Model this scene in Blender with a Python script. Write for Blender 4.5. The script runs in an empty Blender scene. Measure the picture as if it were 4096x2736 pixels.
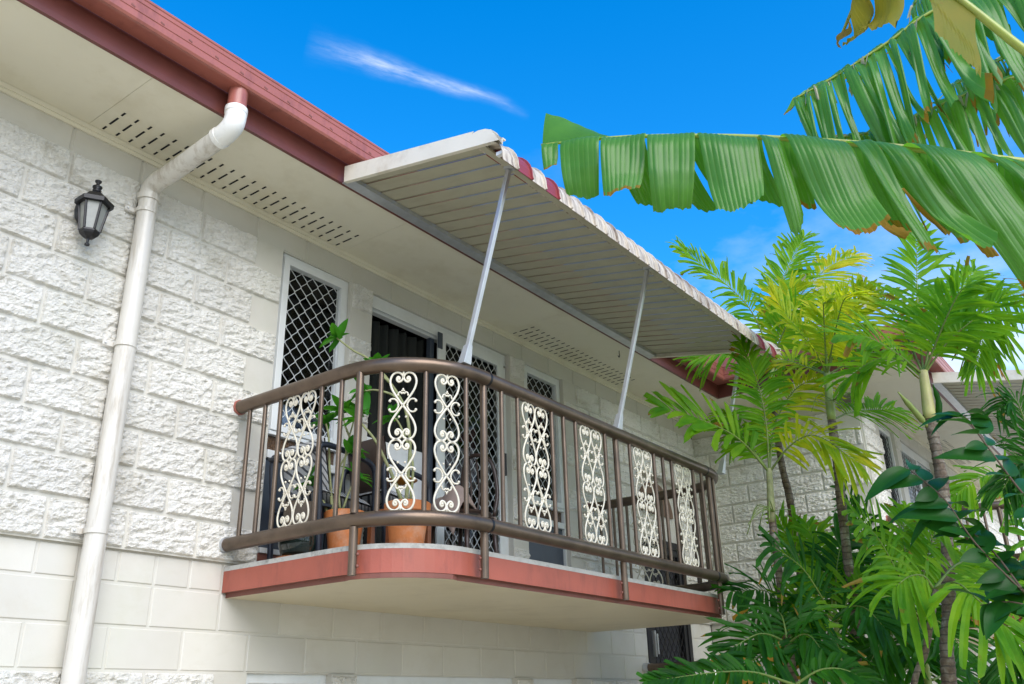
import bpy, bmesh, math, random
import numpy as np
from mathutils import Vector, Matrix, Quaternion

random.seed(7); np.random.seed(7)
PI = math.pi
S = bpy.context.scene
COL = S.collection

# ------------------------------------------------------------------ camera
FPX, AZ, EL, RO = 3533.7, math.radians(53.399), math.radians(22.541), math.radians(-1.3956)
CAM = Vector((-2.5554, -4.1741, -0.7650))
fwd = Vector((math.sin(AZ)*math.cos(EL), math.cos(AZ)*math.cos(EL), math.sin(EL)))
rgt = Vector((math.cos(AZ), -math.sin(AZ), 0)); upv = rgt.cross(fwd)
r2 = math.cos(RO)*rgt + math.sin(RO)*upv; u2 = -math.sin(RO)*rgt + math.cos(RO)*upv
cd = bpy.data.cameras.new('camera'); cam = bpy.data.objects.new('camera', cd); COL.objects.link(cam)
cd.sensor_fit = 'HORIZONTAL'; cd.sensor_width = 36; cd.lens = 36*FPX/4096
cd.clip_start = 0.05; cd.clip_end = 800
cam.matrix_world = Matrix(((r2.x, u2.x, -fwd.x, CAM.x), (r2.y, u2.y, -fwd.y, CAM.y), (r2.z, u2.z, -fwd.z, CAM.z), (0, 0, 0, 1)))
S.camera = cam

# ------------------------------------------------------------------ light
SUN_EL, SUN_ROT = math.radians(39), math.radians(206)     # sun behind the photographer, veiled by thin cloud
SUNDIR = Vector((math.sin(SUN_ROT)*math.cos(SUN_EL), math.cos(SUN_ROT)*math.cos(SUN_EL), math.sin(SUN_EL)))
EXPOSURE, SKY_STRENGTH, SUN_STRENGTH = 1.0, 0.15, 2.05
w = bpy.data.worlds.new('World'); S.world = w; w.use_nodes = True
nt = w.node_tree; nt.nodes.clear(); N = nt.nodes.new; L = nt.links.new
def vmath(op, a, b=None, nodes=None):
    n = N('ShaderNodeVectorMath'); n.operation = op
    for i, v in enumerate((a, b)):
        if v is None: continue
        if hasattr(v, 'is_linked') or hasattr(v, 'links'): L(v, n.inputs[i])
        else: n.inputs[i].default_value = v
    return n.outputs['Value'] if op in ('DOT_PRODUCT', 'LENGTH') else n.outputs[0]
def wmath(op, a, b=0.0, clamp=False):
    n = N('ShaderNodeMath'); n.operation = op; n.use_clamp = clamp
    for i, v in enumerate((a, b)):
        if hasattr(v, 'links'): L(v, n.inputs[i])
        else: n.inputs[i].default_value = v
    return n.outputs[0]
out = N('ShaderNodeOutputWorld'); bg = N('ShaderNodeBackground'); bg.inputs[1].default_value = SKY_STRENGTH
sky = N('ShaderNodeTexSky'); sky.sky_type = 'NISHITA'; sky.sun_disc = False
sky.sun_elevation = SUN_EL; sky.sun_rotation = SUN_ROT; sky.altitude = 50; sky.air_density = 1.0; sky.dust_density = 0.3; sky.ozone_density = 4.0
hs = N('ShaderNodeHueSaturation'); hs.inputs['Saturation'].default_value = 1.37; hs.inputs['Value'].default_value = 1.18
L(sky.outputs[0], hs.inputs['Color'])
tc = N('ShaderNodeTexCoord'); D = vmath('NORMALIZE', tc.outputs['Generated'])
# thin cirrus streak
d0 = Vector((0.4569, 0.6052, 0.6518)).normalized(); d1 = Vector((0.6428, 0.4655, 0.6084)).normalized()
dn = d0.cross(d1).normalized(); da = dn.cross(d0).normalized(); ang = d0.angle(d1)
nz = N('ShaderNodeTexNoise'); nz.inputs['Scale'].default_value = 5; nz.inputs['Detail'].default_value = 5; L(D, nz.inputs['Vector'])
nz2 = N('ShaderNodeTexNoise'); nz2.inputs['Scale'].default_value = 26; nz2.inputs['Detail'].default_value = 6; L(D, nz2.inputs['Vector'])
al = wmath('DIVIDE', vmath('DOT_PRODUCT', D, da[:]), math.sin(ang))
across = wmath('ADD', vmath('DOT_PRODUCT', D, dn[:]), wmath('MULTIPLY', wmath('SUBTRACT', nz.outputs[0], 0.5), 0.05))
bend = wmath('MULTIPLY', wmath('MULTIPLY', wmath('SUBTRACT', al, 0.5), wmath('SUBTRACT', al, 0.5)), 0.03)
across = wmath('SUBTRACT', across, bend)
across = wmath('ABSOLUTE', across)
wid = wmath('SUBTRACT', 0.024, wmath('MULTIPLY', al, 0.014))
body = wmath('SUBTRACT', 1.0, wmath('DIVIDE', across, wid), True)
ends = wmath('MULTIPLY', wmath('SUBTRACT', 1.0, wmath('ABSOLUTE', wmath('SUBTRACT', wmath('MULTIPLY', al, 1.9), 1.05)), True), 1.5, True)
sv = N('ShaderNodeCombineXYZ'); L(wmath('MULTIPLY', al, 4.5), sv.inputs[0]); L(wmath('MULTIPLY', vmath('DOT_PRODUCT', D, dn[:]), 110.0), sv.inputs[1])
nz2.inputs['Scale'].default_value = 1.0; nz2.inputs['Detail'].default_value = 8; nz2.inputs['Roughness'].default_value = .65; L(sv.outputs[0], nz2.inputs['Vector'])
wisp = wmath('MULTIPLY', wmath('SUBTRACT', nz2.outputs[0], 0.30), 2.4, True)
streak = wmath('MULTIPLY', wmath('MULTIPLY', wmath('POWER', body, 2.2), ends), wisp)
# broken cloud towards the horizon, all round
sep = N('ShaderNodeSeparateXYZ'); L(D, sep.inputs[0])
proj = N('ShaderNodeCombineXYZ'); zc = wmath('MAXIMUM', sep.outputs['Z'], 0.06)
L(wmath('DIVIDE', sep.outputs['X'], zc), proj.inputs[0]); L(wmath('DIVIDE', sep.outputs['Y'], zc), proj.inputs[1])
nc = N('ShaderNodeTexNoise'); nc.inputs['Scale'].default_value = 0.9; nc.inputs['Detail'].default_value = 7; nc.inputs['Roughness'].default_value = 0.6; L(proj.outputs[0], nc.inputs['Vector'])
low = wmath('SUBTRACT', 1.0, wmath('MULTIPLY', wmath('SUBTRACT', sep.outputs['Z'], 0.27), 3.0), True)
cl = wmath('MULTIPLY', wmath('MULTIPLY', wmath('ADD', wmath('SUBTRACT', nc.outputs[0], 0.64), wmath('MULTIPLY', low, 0.42)), 2.6, True), wmath('MULTIPLY', low, 1.35, True))
cmask = wmath('MAXIMUM', cl, wmath('MULTIPLY', streak, 0.6))
mix = N('ShaderNodeMix'); mix.data_type = 'RGBA'; L(cmask, mix.inputs['Factor']); L(hs.outputs[0], mix.inputs['A']); mix.inputs['B'].default_value = (4.6, 4.7, 4.8, 1)
L(mix.outputs['Result'], bg.inputs[0]); L(bg.outputs[0], out.inputs[0])
sl = bpy.data.lights.new('sun', 'SUN'); sl.energy = SUN_STRENGTH; sl.angle = math.radians(50); sl.color = (1, 0.925, 0.81)
so = bpy.data.objects.new('sun', sl); COL.objects.link(so); so.location = (0, 0, 20)
so.rotation_euler = (-SUNDIR).to_track_quat('-Z', 'Y').to_euler()
S.view_settings.view_transform = 'Standard'; S.view_settings.look = 'None'; S.view_settings.gamma = 1; S.view_settings.exposure = EXPOSURE
S.render.engine = 'CYCLES'; S.render.resolution_x = 1024; S.render.resolution_y = 684
S.cycles.transparent_max_bounces = 12; S.cycles.max_bounces = 10; S.cycles.diffuse_bounces = 5

# ------------------------------------------------------------------ mesh helpers
ORG = {}
class MB:
    def __init__(s): s.v = []; s.f = []; s.m = []; s.mi = 0
    def add(s, v, f):
        b = len(s.v); s.v += [tuple(p) for p in v]
        s.f += [tuple(i+b for i in q) for q in f]; s.m += [s.mi]*len(f); return s
    def box(s, x0, x1, y0, y1, z0, z1):
        v = [(x, y, z) for z in (z0, z1) for y in (y0, y1) for x in (x0, x1)]
        return s.add(v, [(0, 2, 3, 1), (4, 5, 7, 6), (0, 1, 5, 4), (2, 6, 7, 3), (0, 4, 6, 2), (1, 3, 7, 5)])
    def obox(s, c, ax, ay, az, h):          # oriented box, half sizes h
        c, ax, ay, az = Vector(c), Vector(ax), Vector(ay), Vector(az)
        v = [c+ax*h[0]*i+ay*h[1]*j+az*h[2]*k for k in (-1, 1) for j in (-1, 1) for i in (-1, 1)]
        return s.add(v, [(0, 2, 3, 1), (4, 5, 7, 6), (0, 1, 5, 4), (2, 6, 7, 3), (0, 4, 6, 2), (1, 3, 7, 5)])
    def tube(s, pts, rad, n=8, cap=True, flat=1.0, ref=None):
        pts = [Vector(p) for p in pts]; k = len(pts)
        rad = [rad]*k if not hasattr(rad, '__len__') else rad
        t0 = (pts[1]-pts[0]).normalized()
        nrm = Vector(ref) if ref else (Vector((0, 0, 1)) if abs(t0.z) < .9 else Vector((1, 0, 0)))
        nrm = (nrm-t0*nrm.dot(t0)).normalized(); vs = []
        for i, p in enumerate(pts):
            t = (pts[min(i+1, k-1)]-pts[max(i-1, 0)]).normalized()
            nrm = (nrm-t*nrm.dot(t)).normalized(); bn = t.cross(nrm)
            for j in range(n):
                a = 2*PI*(j+.5)/n
                vs.append(p+nrm*math.cos(a)*rad[i]*flat+bn*math.sin(a)*rad[i])
        fs = [(i*n+j, i*n+(j+1) % n, (i+1)*n+(j+1) % n, (i+1)*n+j) for i in range(k-1) for j in range(n)]
        if cap: fs += [tuple(range(n))[::-1], tuple((k-1)*n+j for j in range(n))]
        return s.add(vs, fs)
    def lathe(s, prof, n=24, c=(0, 0, 0)):
        vs = [(c[0]+r*math.cos(2*PI*j/n), c[1]+r*math.sin(2*PI*j/n), c[2]+z) for r, z in prof for j in range(n)]
        fs = [(i*n+j, i*n+(j+1) % n, (i+1)*n+(j+1) % n, (i+1)*n+j) for i in range(len(prof)-1) for j in range(n)]
        fs += [tuple(range(n))[::-1], tuple((len(prof)-1)*n+j for j in range(n))]
        return s.add(vs, fs)
    def ball(s, c, r, n=8, m=6, sc=(1, 1, 1)):
        pr = [(r*math.sin(PI*i/m)*1.0+1e-5, -r*math.cos(PI*i/m)) for i in range(m+1)]
        vs = [(c[0]+q*math.cos(2*PI*j/n)*sc[0], c[1]+q*math.sin(2*PI*j/n)*sc[1], c[2]+z*sc[2]) for q, z in pr for j in range(n)]
        fs = [(i*n+j, i*n+(j+1) % n, (i+1)*n+(j+1) % n, (i+1)*n+j) for i in range(m) for j in range(n)]
        return s.add(vs, fs)
    def grid(s, P, closed=False):           # P[i][j] -> quads
        a, b = len(P), len(P[0])
        return s.add([p for r in P for p in r], [(i*b+j, i*b+j+1, (i+1)*b+j+1, (i+1)*b+j) for i in range(a-1) for j in range(b-1)])
    def mesh(s, name, mats, smooth=False):
        me = bpy.data.meshes.new(name); me.from_pydata(s.v, [], s.f)
        for m in (mats if isinstance(mats, (list, tuple)) else [mats]): me.materials.append(m)
        if len(me.materials) > 1: me.polygons.foreach_set('material_index', s.m)
        if smooth: me.polygons.foreach_set('use_smooth', [True]*len(me.polygons))
        me.update(); return me
    def build(s, name, mats, parent=None, smooth=False, bevel=0, auto=None):
        o = link(name, s.mesh(name, mats, smooth), parent)
        if bevel:
            bm = bmesh.new(); bm.from_mesh(o.data); bmesh.ops.remove_doubles(bm, verts=bm.verts, dist=1e-5)
            eds = [e for e in bm.edges if len(e.link_faces) == 2 and e.calc_face_angle(0) > .5]
            bmesh.ops.bevel(bm, geom=eds, offset=bevel, segments=2, affect='EDGES', profile=.5, clamp_overlap=True)
            bm.to_mesh(o.data); bm.free()
        if auto is not None: o.data.set_sharp_from_angle(angle=math.radians(auto))
        return o
def link(name, data, parent=None):
    o = bpy.data.objects.new(name, data); COL.objects.link(o); ORG[o.name] = Vector((0, 0, 0))
    if parent is not None:
        o.parent = parent; o.matrix_parent_inverse = Matrix.Translation(-ORG[parent.name])
    return o
def thing(name, label, cat, loc, group=None):
    o = bpy.data.objects.new(name, None); COL.objects.link(o); o.location = loc; o.empty_display_size = .1
    ORG[o.name] = Vector(loc); return tag(o, label, cat, group)
def tag(o, label=None, cat=None, group=None, kind=None):
    if label: o['label'] = label
    if cat: o['category'] = cat
    if group: o['group'] = group
    if kind: o['kind'] = kind
    return o
def dup(root, off, label=None, group=None, skip=()):
    r = root.copy(); COL.objects.link(r); r.location = root.location+Vector(off); ORG[r.name] = ORG[root.name]+Vector(off)
    if label: r['label'] = label
    if group: r['group'] = group
    for ch in root.children:
        c = ch.copy(); COL.objects.link(c); c.parent = r; c.matrix_parent_inverse = ch.matrix_parent_inverse.copy()
        for g in ch.children:
            d = g.copy(); COL.objects.link(d); d.parent = c; d.matrix_parent_inverse = g.matrix_parent_inverse.copy()
    return r
def crv(pts, n=8):                          # catmull-rom
    P = [Vector(p) for p in pts]; P = [2*P[0]-P[1]]+P+[2*P[-1]-P[-2]]; o = []
    for i in range(1, len(P)-2):
        for k in range(n):
            t = k/n; a, b, c, d = P[i-1], P[i], P[i+1], P[i+2]
            o.append(.5*((2*b)+(c-a)*t+(2*a-5*b+4*c-d)*t*t+(3*b-a-3*c+d)*t**3))
    return o+[P[-2].copy()]
def rr(a, b): return random.uniform(a, b)

# ------------------------------------------------------------------ materials
def new_mat(name):
    m = bpy.data.materials.new(name); m.use_nodes = True; nt = m.node_tree; nt.nodes.clear()
    o = nt.nodes.new('ShaderNodeOutputMaterial'); b = nt.nodes.new('ShaderNodeBsdfPrincipled'); nt.links.new(b.outputs[0], o.inputs[0])
    return m, nt, b, o
def pos_noise(nt, scale, detail=4, rough=.55, stretch=(1, 1, 1), dist=0.0):
    g = nt.nodes.new('ShaderNodeNewGeometry'); mp = nt.nodes.new('ShaderNodeMapping'); mp.inputs['Scale'].default_value = stretch
    nt.links.new(g.outputs['Position'], mp.inputs[0])
    n = nt.nodes.new('ShaderNodeTexNoise'); n.inputs['Scale'].default_value = scale; n.inputs['Detail'].default_value = detail; n.inputs['Roughness'].default_value = rough; n.inputs['Distortion'].default_value = dist
    nt.links.new(mp.outputs[0], n.inputs['Vector']); return n.outputs[0]
def ramp(nt, fac, stops):
    r = nt.nodes.new('ShaderNodeValToRGB'); e = r.color_ramp.elements
    while len(e) < len(stops): e.new(.5)
    for k, (p, c) in zip(e, stops):
        k.position = p; k.color = (*c, 1) if hasattr(c, '__len__') else (c, c, c, 1)
    nt.links.new(fac, r.inputs[0]); return r.outputs[0]
def mixc(nt, fac, a, b, mode='MIX'):
    m = nt.nodes.new('ShaderNodeMix'); m.data_type = 'RGBA'; m.blend_type = mode
    for k, v in (('Factor', fac), ('A', a), ('B', b)):
        if hasattr(v, 'links'): nt.links.new(v, m.inputs[k])
        elif k == 'Factor': m.inputs[k].default_value = v
        else: m.inputs[k].default_value = (*v, 1)
    return m.outputs['Result']
def bump(nt, b, h, strength=.3, dist=.01):
    n = nt.nodes.new('ShaderNodeBump'); n.inputs['Strength'].default_value = strength; n.inputs['Distance'].default_value = dist
    nt.links.new(h, n.inputs['Height']); nt.links.new(n.outputs[0], b.inputs['Normal'])
def mat(name, col, rough=.5, metal=0, var=.12, vscale=6, dirt=None, dscale=3, damt=.5, dlo=.50, dhi=.72, dstretch=(1, 1, 1), bscale=None, bstr=.2, bdist=.004, spec=None, coat=0):
    m, nt, b, o = new_mat(name)
    c0 = tuple(x*(1-var) for x in col); c1 = tuple(min(1, x*(1+var)) for x in col)
    c = ramp(nt, pos_noise(nt, vscale), [(.3, c0), (.7, c1)])
    if dirt:
        k = ramp(nt, pos_noise(nt, dscale, 8, .68, dstretch), [(dlo, 0.), (dhi, damt)])
        c = mixc(nt, k, c, dirt)
    nt.links.new(c, b.inputs['Base Color'])
    b.inputs['Roughness'].default_value = rough; b.inputs['Metallic'].default_value = metal
    if spec is not None: b.inputs['Specular IOR Level'].default_value = spec
    if coat: b.inputs['Coat Weight'].default_value = coat; b.inputs['Coat Roughness'].default_value = .1
    if bscale: bump(nt, b, pos_noise(nt, bscale, 6), bstr, bdist)
    return m
def block_mat(name, rough_face):
    m, nt, b, o = new_mat(name)
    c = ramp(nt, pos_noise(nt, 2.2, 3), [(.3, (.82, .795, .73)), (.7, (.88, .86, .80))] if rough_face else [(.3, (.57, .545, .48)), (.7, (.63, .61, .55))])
    rnd = nt.nodes.new('ShaderNodeObjectInfo').outputs['Random']
    c = mixc(nt, 1., c, ramp(nt, rnd, [(0., .93), (1., 1.03)]), 'MULTIPLY')
    # mildew
    k = ramp(nt, pos_noise(nt, 3.2, 9, .72, (1, 1, 1.6), .6), [(.52, 0.), (.70, .55 if rough_face else .2)])
    c = mixc(nt, k, c, (.42, .37, .26))
    k2 = ramp(nt, pos_noise(nt, 1.3, 6, .6), [(.52, 0.), (.75, .30)])
    c = mixc(nt, k2, c, (.50, .53, .40))
    if rough_face:
        k3 = ramp(nt, pos_noise(nt, 38, 5, .6, (1, 1, 1.8), 1.2), [(.58, 0.), (.74, .22)])
        c = mixc(nt, k3, c, (.34, .31, .25))
    nt.links.new(c, b.inputs['Base Color']); b.inputs['Roughness'].default_value = .42 if rough_face else .5
    if rough_face: bump(nt, b, pos_noise(nt, 60, 8, .72, (1, 1, 2.0), .3), 1.0, .016)
    else: bump(nt, b, ramp(nt, pos_noise(nt, 95, 4, .7), [(.30, 0.), (.42, 1.)]), .22, .004)
    return m
M = {}
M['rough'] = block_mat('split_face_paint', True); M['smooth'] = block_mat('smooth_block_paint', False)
M['soffit'] = mat('soffit_paint', (.77, .73, .59), .55, var=.03, vscale=2, dirt=(.60, .54, .38), dscale=2.6, damt=.5)
M['under'] = mat('slab_underside_paint', (.62, .55, .40), .5, var=.03, vscale=2, dirt=(.46, .39, .27), dscale=2.2, damt=.5, bscale=60, bstr=.06)
M['red_metal'] = mat('red_colour_steel', (.35, .115, .088), .36, var=.08, vscale=3, dirt=(.15, .05, .042), dscale=6, damt=.45, dlo=.52, dhi=.68, dstretch=(1.6, 1, .6))
M['red_paint'] = mat('red_slab_paint', (.37, .095, .062), .45, var=.08, vscale=5, dirt=(.20, .06, .045), dscale=7, damt=.45, dlo=.5, dhi=.68, dstretch=(2.2, 2.2, .5), bscale=70, bstr=.15)
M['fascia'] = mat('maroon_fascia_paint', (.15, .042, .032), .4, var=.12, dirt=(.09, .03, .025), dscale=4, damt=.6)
M['red_dark'] = mat('dark_red_paint', (.20, .07, .05), .55)
M['concrete'] = mat('weathered_concrete', (.50, .49, .45), .8, var=.2, vscale=9, dirt=(.10, .10, .09), dscale=9, damt=.9, bscale=60, bstr=.3)
M['bronze'] = mat('bronze_anodised_tube', (.15, .108, .078), .33, .65, var=.15, vscale=8, dirt=(.045, .04, .032), dscale=3.5, damt=.6, bscale=None)
M['cream_iron'] = mat('cream_painted_iron', (.70, .65, .53), .4, var=.06, dirt=(.45, .38, .28), dscale=14, damt=.4)
M['awning'] = mat('cream_awning_steel', (.46, .435, .32), .5, var=.06, vscale=5, dirt=(.33, .28, .20), dscale=7, damt=.45, dstretch=(1.5, .5, .5))
M['awning_plate'] = mat('cream_awning_plate', (.76, .71, .60), .4, var=.04, dirt=(.42, .33, .22), dscale=4, damt=.55)
M['bull'] = mat('stained_awning_nose', (.60, .53, .43), .5, var=.08, vscale=5, dirt=(.13, .08, .055), dscale=14, damt=.95, dlo=.44, dhi=.66, dstretch=(3.0, .35, .35))
M['awning_red'] = mat('red_awning_panel', (.26, .04, .04), .4, var=.1, dirt=(.12, .03, .03), dscale=6, damt=.5)
M['galv'] = mat('galvanised_steel', (.56, .58, .60), .38, .6, var=.1, vscale=12)
M['pvc'] = mat('painted_downpipe', (.61, .585, .53), .35, var=.05, vscale=3, dirt=(.36, .31, .24), dscale=8, damt=.7, dlo=.5, dhi=.66, dstretch=(2.5, 2.5, .3))
M['pvc_white'] = mat('white_pipe_elbow', (.82, .82, .79), .3, var=.03, dirt=(.4, .33, .24), dscale=9, damt=.6)
M['black'] = mat('black_lantern_metal', (.005, .0055, .008), .42, .0, var=.2)
M['frost'] = mat('frosted_glass', (.27, .28, .26), .35, var=.08, vscale=40, spec=.6)
M['alu'] = mat('white_aluminium_frame', (.74, .76, .76), .35, .05, var=.03, dirt=(.5, .5, .44), dscale=5, damt=.3)
M['grille'] = mat('grey_security_mesh', (.62, .65, .67), .4, .2, var=.05)
M['black_grille'] = mat('black_security_mesh', (.02, .02, .024), .4, .2)
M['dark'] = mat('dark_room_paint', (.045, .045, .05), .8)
M['slate'] = mat('slate_panel', (.055, .07, .095), .3, var=.08)
M['curtain'] = mat('dark_curtain', (.016, .019, .018), .85, bscale=120, bstr=.3)
M['plaster'] = mat('painted_render', (.75, .73, .65), .55, var=.03)
M['terracotta'] = mat('terracotta', (.55, .18, .05), .6, var=.15, vscale=14, dirt=(.62, .44, .32), dscale=10, damt=.5, bscale=80, bstr=.1)
M['glaze'] = mat('dark_green_glaze', (.012, .022, .018), .12, var=.4, vscale=30, coat=.6)
M['brown_pot'] = mat('brown_unglazed_clay', (.10, .075, .052), .6, var=.2)
M['soil'] = mat('potting_soil', (.05, .035, .022), .95, bscale=90, bstr=.8)
M['stem'] = mat('green_brown_stem', (.24, .26, .11), .6, var=.3, vscale=25, dirt=(.30, .24, .13), dscale=30, damt=.8, bscale=120, bstr=.3)
M['navy'] = mat('navy_chair_frame', (.014, .018, .03), .35)
M['wood'] = mat('red_brown_timber', (.25, .085, .03), .4, var=.35, vscale=6, dirt=(.10, .03, .012), dscale=5, damt=.8, dstretch=(1, 8, 8))
M['dark_wood'] = mat('dark_timber', (.045, .025, .018), .35, var=.3)
M['cloth'] = mat('taupe_cloth', (.33, .25, .215), .9, var=.15, bscale=60, bstr=.3)
M['orange'] = mat('orange_plastic', (.62, .25, .02), .4)
M['brown_chair'] = mat('brown_vinyl', (.055, .035, .026), .5)
M['white'] = mat('white_paint', (.80, .81, .82), .4)
M['blue'] = mat('reflection_blue', (.10, .24, .62), .7)
M['brown_arch'] = mat('brown_board', (.15, .095, .065), .6)
M['slot_shade'] = mat('slot_shade', (.012, .012, .013), .9)
M['ground'] = mat('pale_paving', (.50, .43, .29), .85, var=.15, vscale=.6, bscale=12)
M['lawn'] = mat('lawn_soil', (.10, .13, .05), .9, var=.3, vscale=1.2)
M['roof'] = mat('roof_sheet', (.38, .12, .09), .5)
# striped cushion
m, nt, b, o = new_mat('striped_ticking'); tcn = nt.nodes.new('ShaderNodeNewGeometry'); mp = nt.nodes.new('ShaderNodeMapping'); mp.inputs['Rotation'].default_value = (0, math.radians(35), .3)
wv = nt.nodes.new('ShaderNodeTexWave'); wv.inputs['Scale'].default_value = 16; wv.inputs['Distortion'].default_value = .6
nt.links.new(tcn.outputs['Position'], mp.inputs[0]); nt.links.new(mp.outputs[0], wv.inputs[0])
nt.links.new(ramp(nt, wv.outputs['Fac'], [(.18, (.06, .065, .075)), (.32, (.42, .43, .44))]), b.inputs['Base Color']); b.inputs['Roughness'].default_value = .9
M['stripe'] = m
# glazing: see-through with a reflection
m, nt, b, o = new_mat('window_glass'); nt.nodes.remove(b)
tr = nt.nodes.new('ShaderNodeBsdfTransparent'); tr.inputs[0].default_value = (.72, .75, .75, 1); gl = nt.nodes.new('ShaderNodeBsdfGlossy'); gl.inputs['Roughness'].default_value = .02
fr = nt.nodes.new('ShaderNodeFresnel'); fr.inputs[0].default_value = 1.5; ms = nt.nodes.new('ShaderNodeMixShader')
nt.links.new(fr.outputs[0], ms.inputs[0]); nt.links.new(tr.outputs[0], ms.inputs[1]); nt.links.new(gl.outputs[0], ms.inputs[2]); nt.links.new(ms.outputs[0], o.inputs[0])
M['glass'] = m
# amber rippled glass
m, nt, b, o = new_mat('amber_rippled_glass'); b.inputs['Base Color'].default_value = (.10, .045, .012, 1); b.inputs['Roughness'].default_value = .06; b.inputs['Specular IOR Level'].default_value = .9
bump(nt, b, pos_noise(nt, 55, 3, .5, (1, 1, 1.4), 1.0), 1.0, .03); M['amber'] = m
def leaf_mat(name, ca, cb, cc, trans=.45, tcol=(.30, .50, .04), rough=.5, spec=.18, spots=.0, brown=(.22, .10, .02)):
    m, nt, b, o = new_mat(name)
    g = nt.nodes.new('ShaderNodeNewGeometry')
    c = ramp(nt, g.outputs['Random Per Island'], [(0., ca), (.55, cb), (1., cc)])
    c = mixc(nt, .5, c, ramp(nt, pos_noise(nt, 7, 4), [(.35, ca), (.68, cc)]))
    t = mixc(nt, 1., c, (3.0, 2.6, 1.1), 'MULTIPLY'); t = mixc(nt, .55, t, tcol)
    if spots:
        k = ramp(nt, pos_noise(nt, 16, 6, .6), [(.66, 0.), (.72, spots)]); c = mixc(nt, k, c, brown); t = mixc(nt, k, t, brown)
    nt.links.new(c, b.inputs['Base Color']); b.inputs['Roughness'].default_value = rough; b.inputs['Specular IOR Level'].default_value = spec
    tl = nt.nodes.new('ShaderNodeBsdfTranslucent'); nt.links.new(t, tl.inputs[0])
    ms = nt.nodes.new('ShaderNodeMixShader'); ms.inputs[0].default_value = trans
    nt.links.new(b.outputs[0], ms.inputs[1]); nt.links.new(tl.outputs[0], ms.inputs[2]); nt.links.new(ms.outputs[0], o.inputs[0])
    return m
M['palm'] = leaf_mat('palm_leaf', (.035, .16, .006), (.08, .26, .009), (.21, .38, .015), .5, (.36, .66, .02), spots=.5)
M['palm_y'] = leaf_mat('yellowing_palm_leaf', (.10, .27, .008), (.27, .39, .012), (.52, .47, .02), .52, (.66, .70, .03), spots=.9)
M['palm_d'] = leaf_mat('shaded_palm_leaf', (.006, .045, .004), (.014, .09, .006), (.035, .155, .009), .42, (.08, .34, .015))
M['banana'] = leaf_mat('banana_leaf', (.045, .165, .018), (.06, .21, .022), (.09, .26, .03), .42, (.20, .50, .03), rough=.32, spec=.5)
M['banana_dry'] = leaf_mat('drying_banana_leaf', (.12, .12, .012), (.22, .15, .015), (.30, .12, .015), .4, (.42, .26, .02), spots=1., brown=(.10, .03, .01))
M['olive'] = leaf_mat('olive_banana_leaf', (.13, .16, .02), (.20, .19, .02), (.28, .20, .02), .4, (.40, .36, .03), spots=.8, brown=(.30, .10, .02))
M['dry'] = leaf_mat('dry_leaf_shreds', (.30, .27, .18), (.42, .40, .30), (.52, .50, .40), .3, (.5, .48, .36))
M['plum'] = leaf_mat('frangipani_leaf', (.02, .13, .012), (.035, .19, .018), (.06, .26, .025), .35, (.16, .48, .03), rough=.25)
M['shrub'] = leaf_mat('dark_shrub_leaf', (.008, .05, .008), (.012, .075, .010), (.02, .105, .014), .25, (.05, .26, .015), rough=.35)
M['banana_vein'] = leaf_mat('banana_leaf_vein', (.09, .23, .04), (.10, .26, .05), (.12, .28, .06), .3, (.35, .55, .12), rough=.4)
M['twig'] = mat('dark_twig', (.09, .06, .035), .7, var=.2)
M['rachis'] = mat('palm_rachis', (.13, .19, .03), .5, var=.3)
M['midrib'] = mat('banana_midrib', (.30, .36, .06), .35, var=.15, dirt=(.20, .13, .04), dscale=8, damt=.4)
M['crownshaft'] = mat('palm_crownshaft', (.22, .29, .07), .45, var=.25, vscale=9, dirt=(.30, .22, .10), dscale=8, damt=.6)
def bark():
    m, nt, b, o = new_mat('ringed_palm_bark')
    c = ramp(nt, pos_noise(nt, 16, 6, .65, (1, 1, .8)), [(.32, (.06, .042, .03)), (.46, (.15, .105, .07)), (.60, (.25, .215, .165)), (.74, (.42, .42, .37))])
    c = mixc(nt, ramp(nt, pos_noise(nt, 6, 4), [(.45, 0.), (.65, .6)]), c, (.10, .075, .055))
    g = nt.nodes.new('ShaderNodeNewGeometry'); wv = nt.nodes.new('ShaderNodeTexWave'); wv.bands_direction = 'Z'; wv.inputs['Scale'].default_value = 7.0; wv.inputs['Distortion'].default_value = 2.2; wv.inputs['Detail'].default_value = 3; wv.inputs['Detail Scale'].default_value = 2.5
    nt.links.new(g.outputs['Position'], wv.inputs[0]); c = mixc(nt, ramp(nt, wv.outputs['Fac'], [(.02, .75), (.16, 0.)]), c, (.055, .042, .03))
    nt.links.new(c, b.inputs['Base Color']); b.inputs['Roughness'].default_value = .85; bump(nt, b, pos_noise(nt, 60, 5, .6, (1, 1, 2)), .6, .01)
    return m
M['bark'] = bark()
M['pale_shaft'] = mat('pale_yellow_crownshaft', (.46, .44, .17), .45, var=.15, vscale=6, dirt=(.36, .25, .13), dscale=7, damt=.6)

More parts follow.
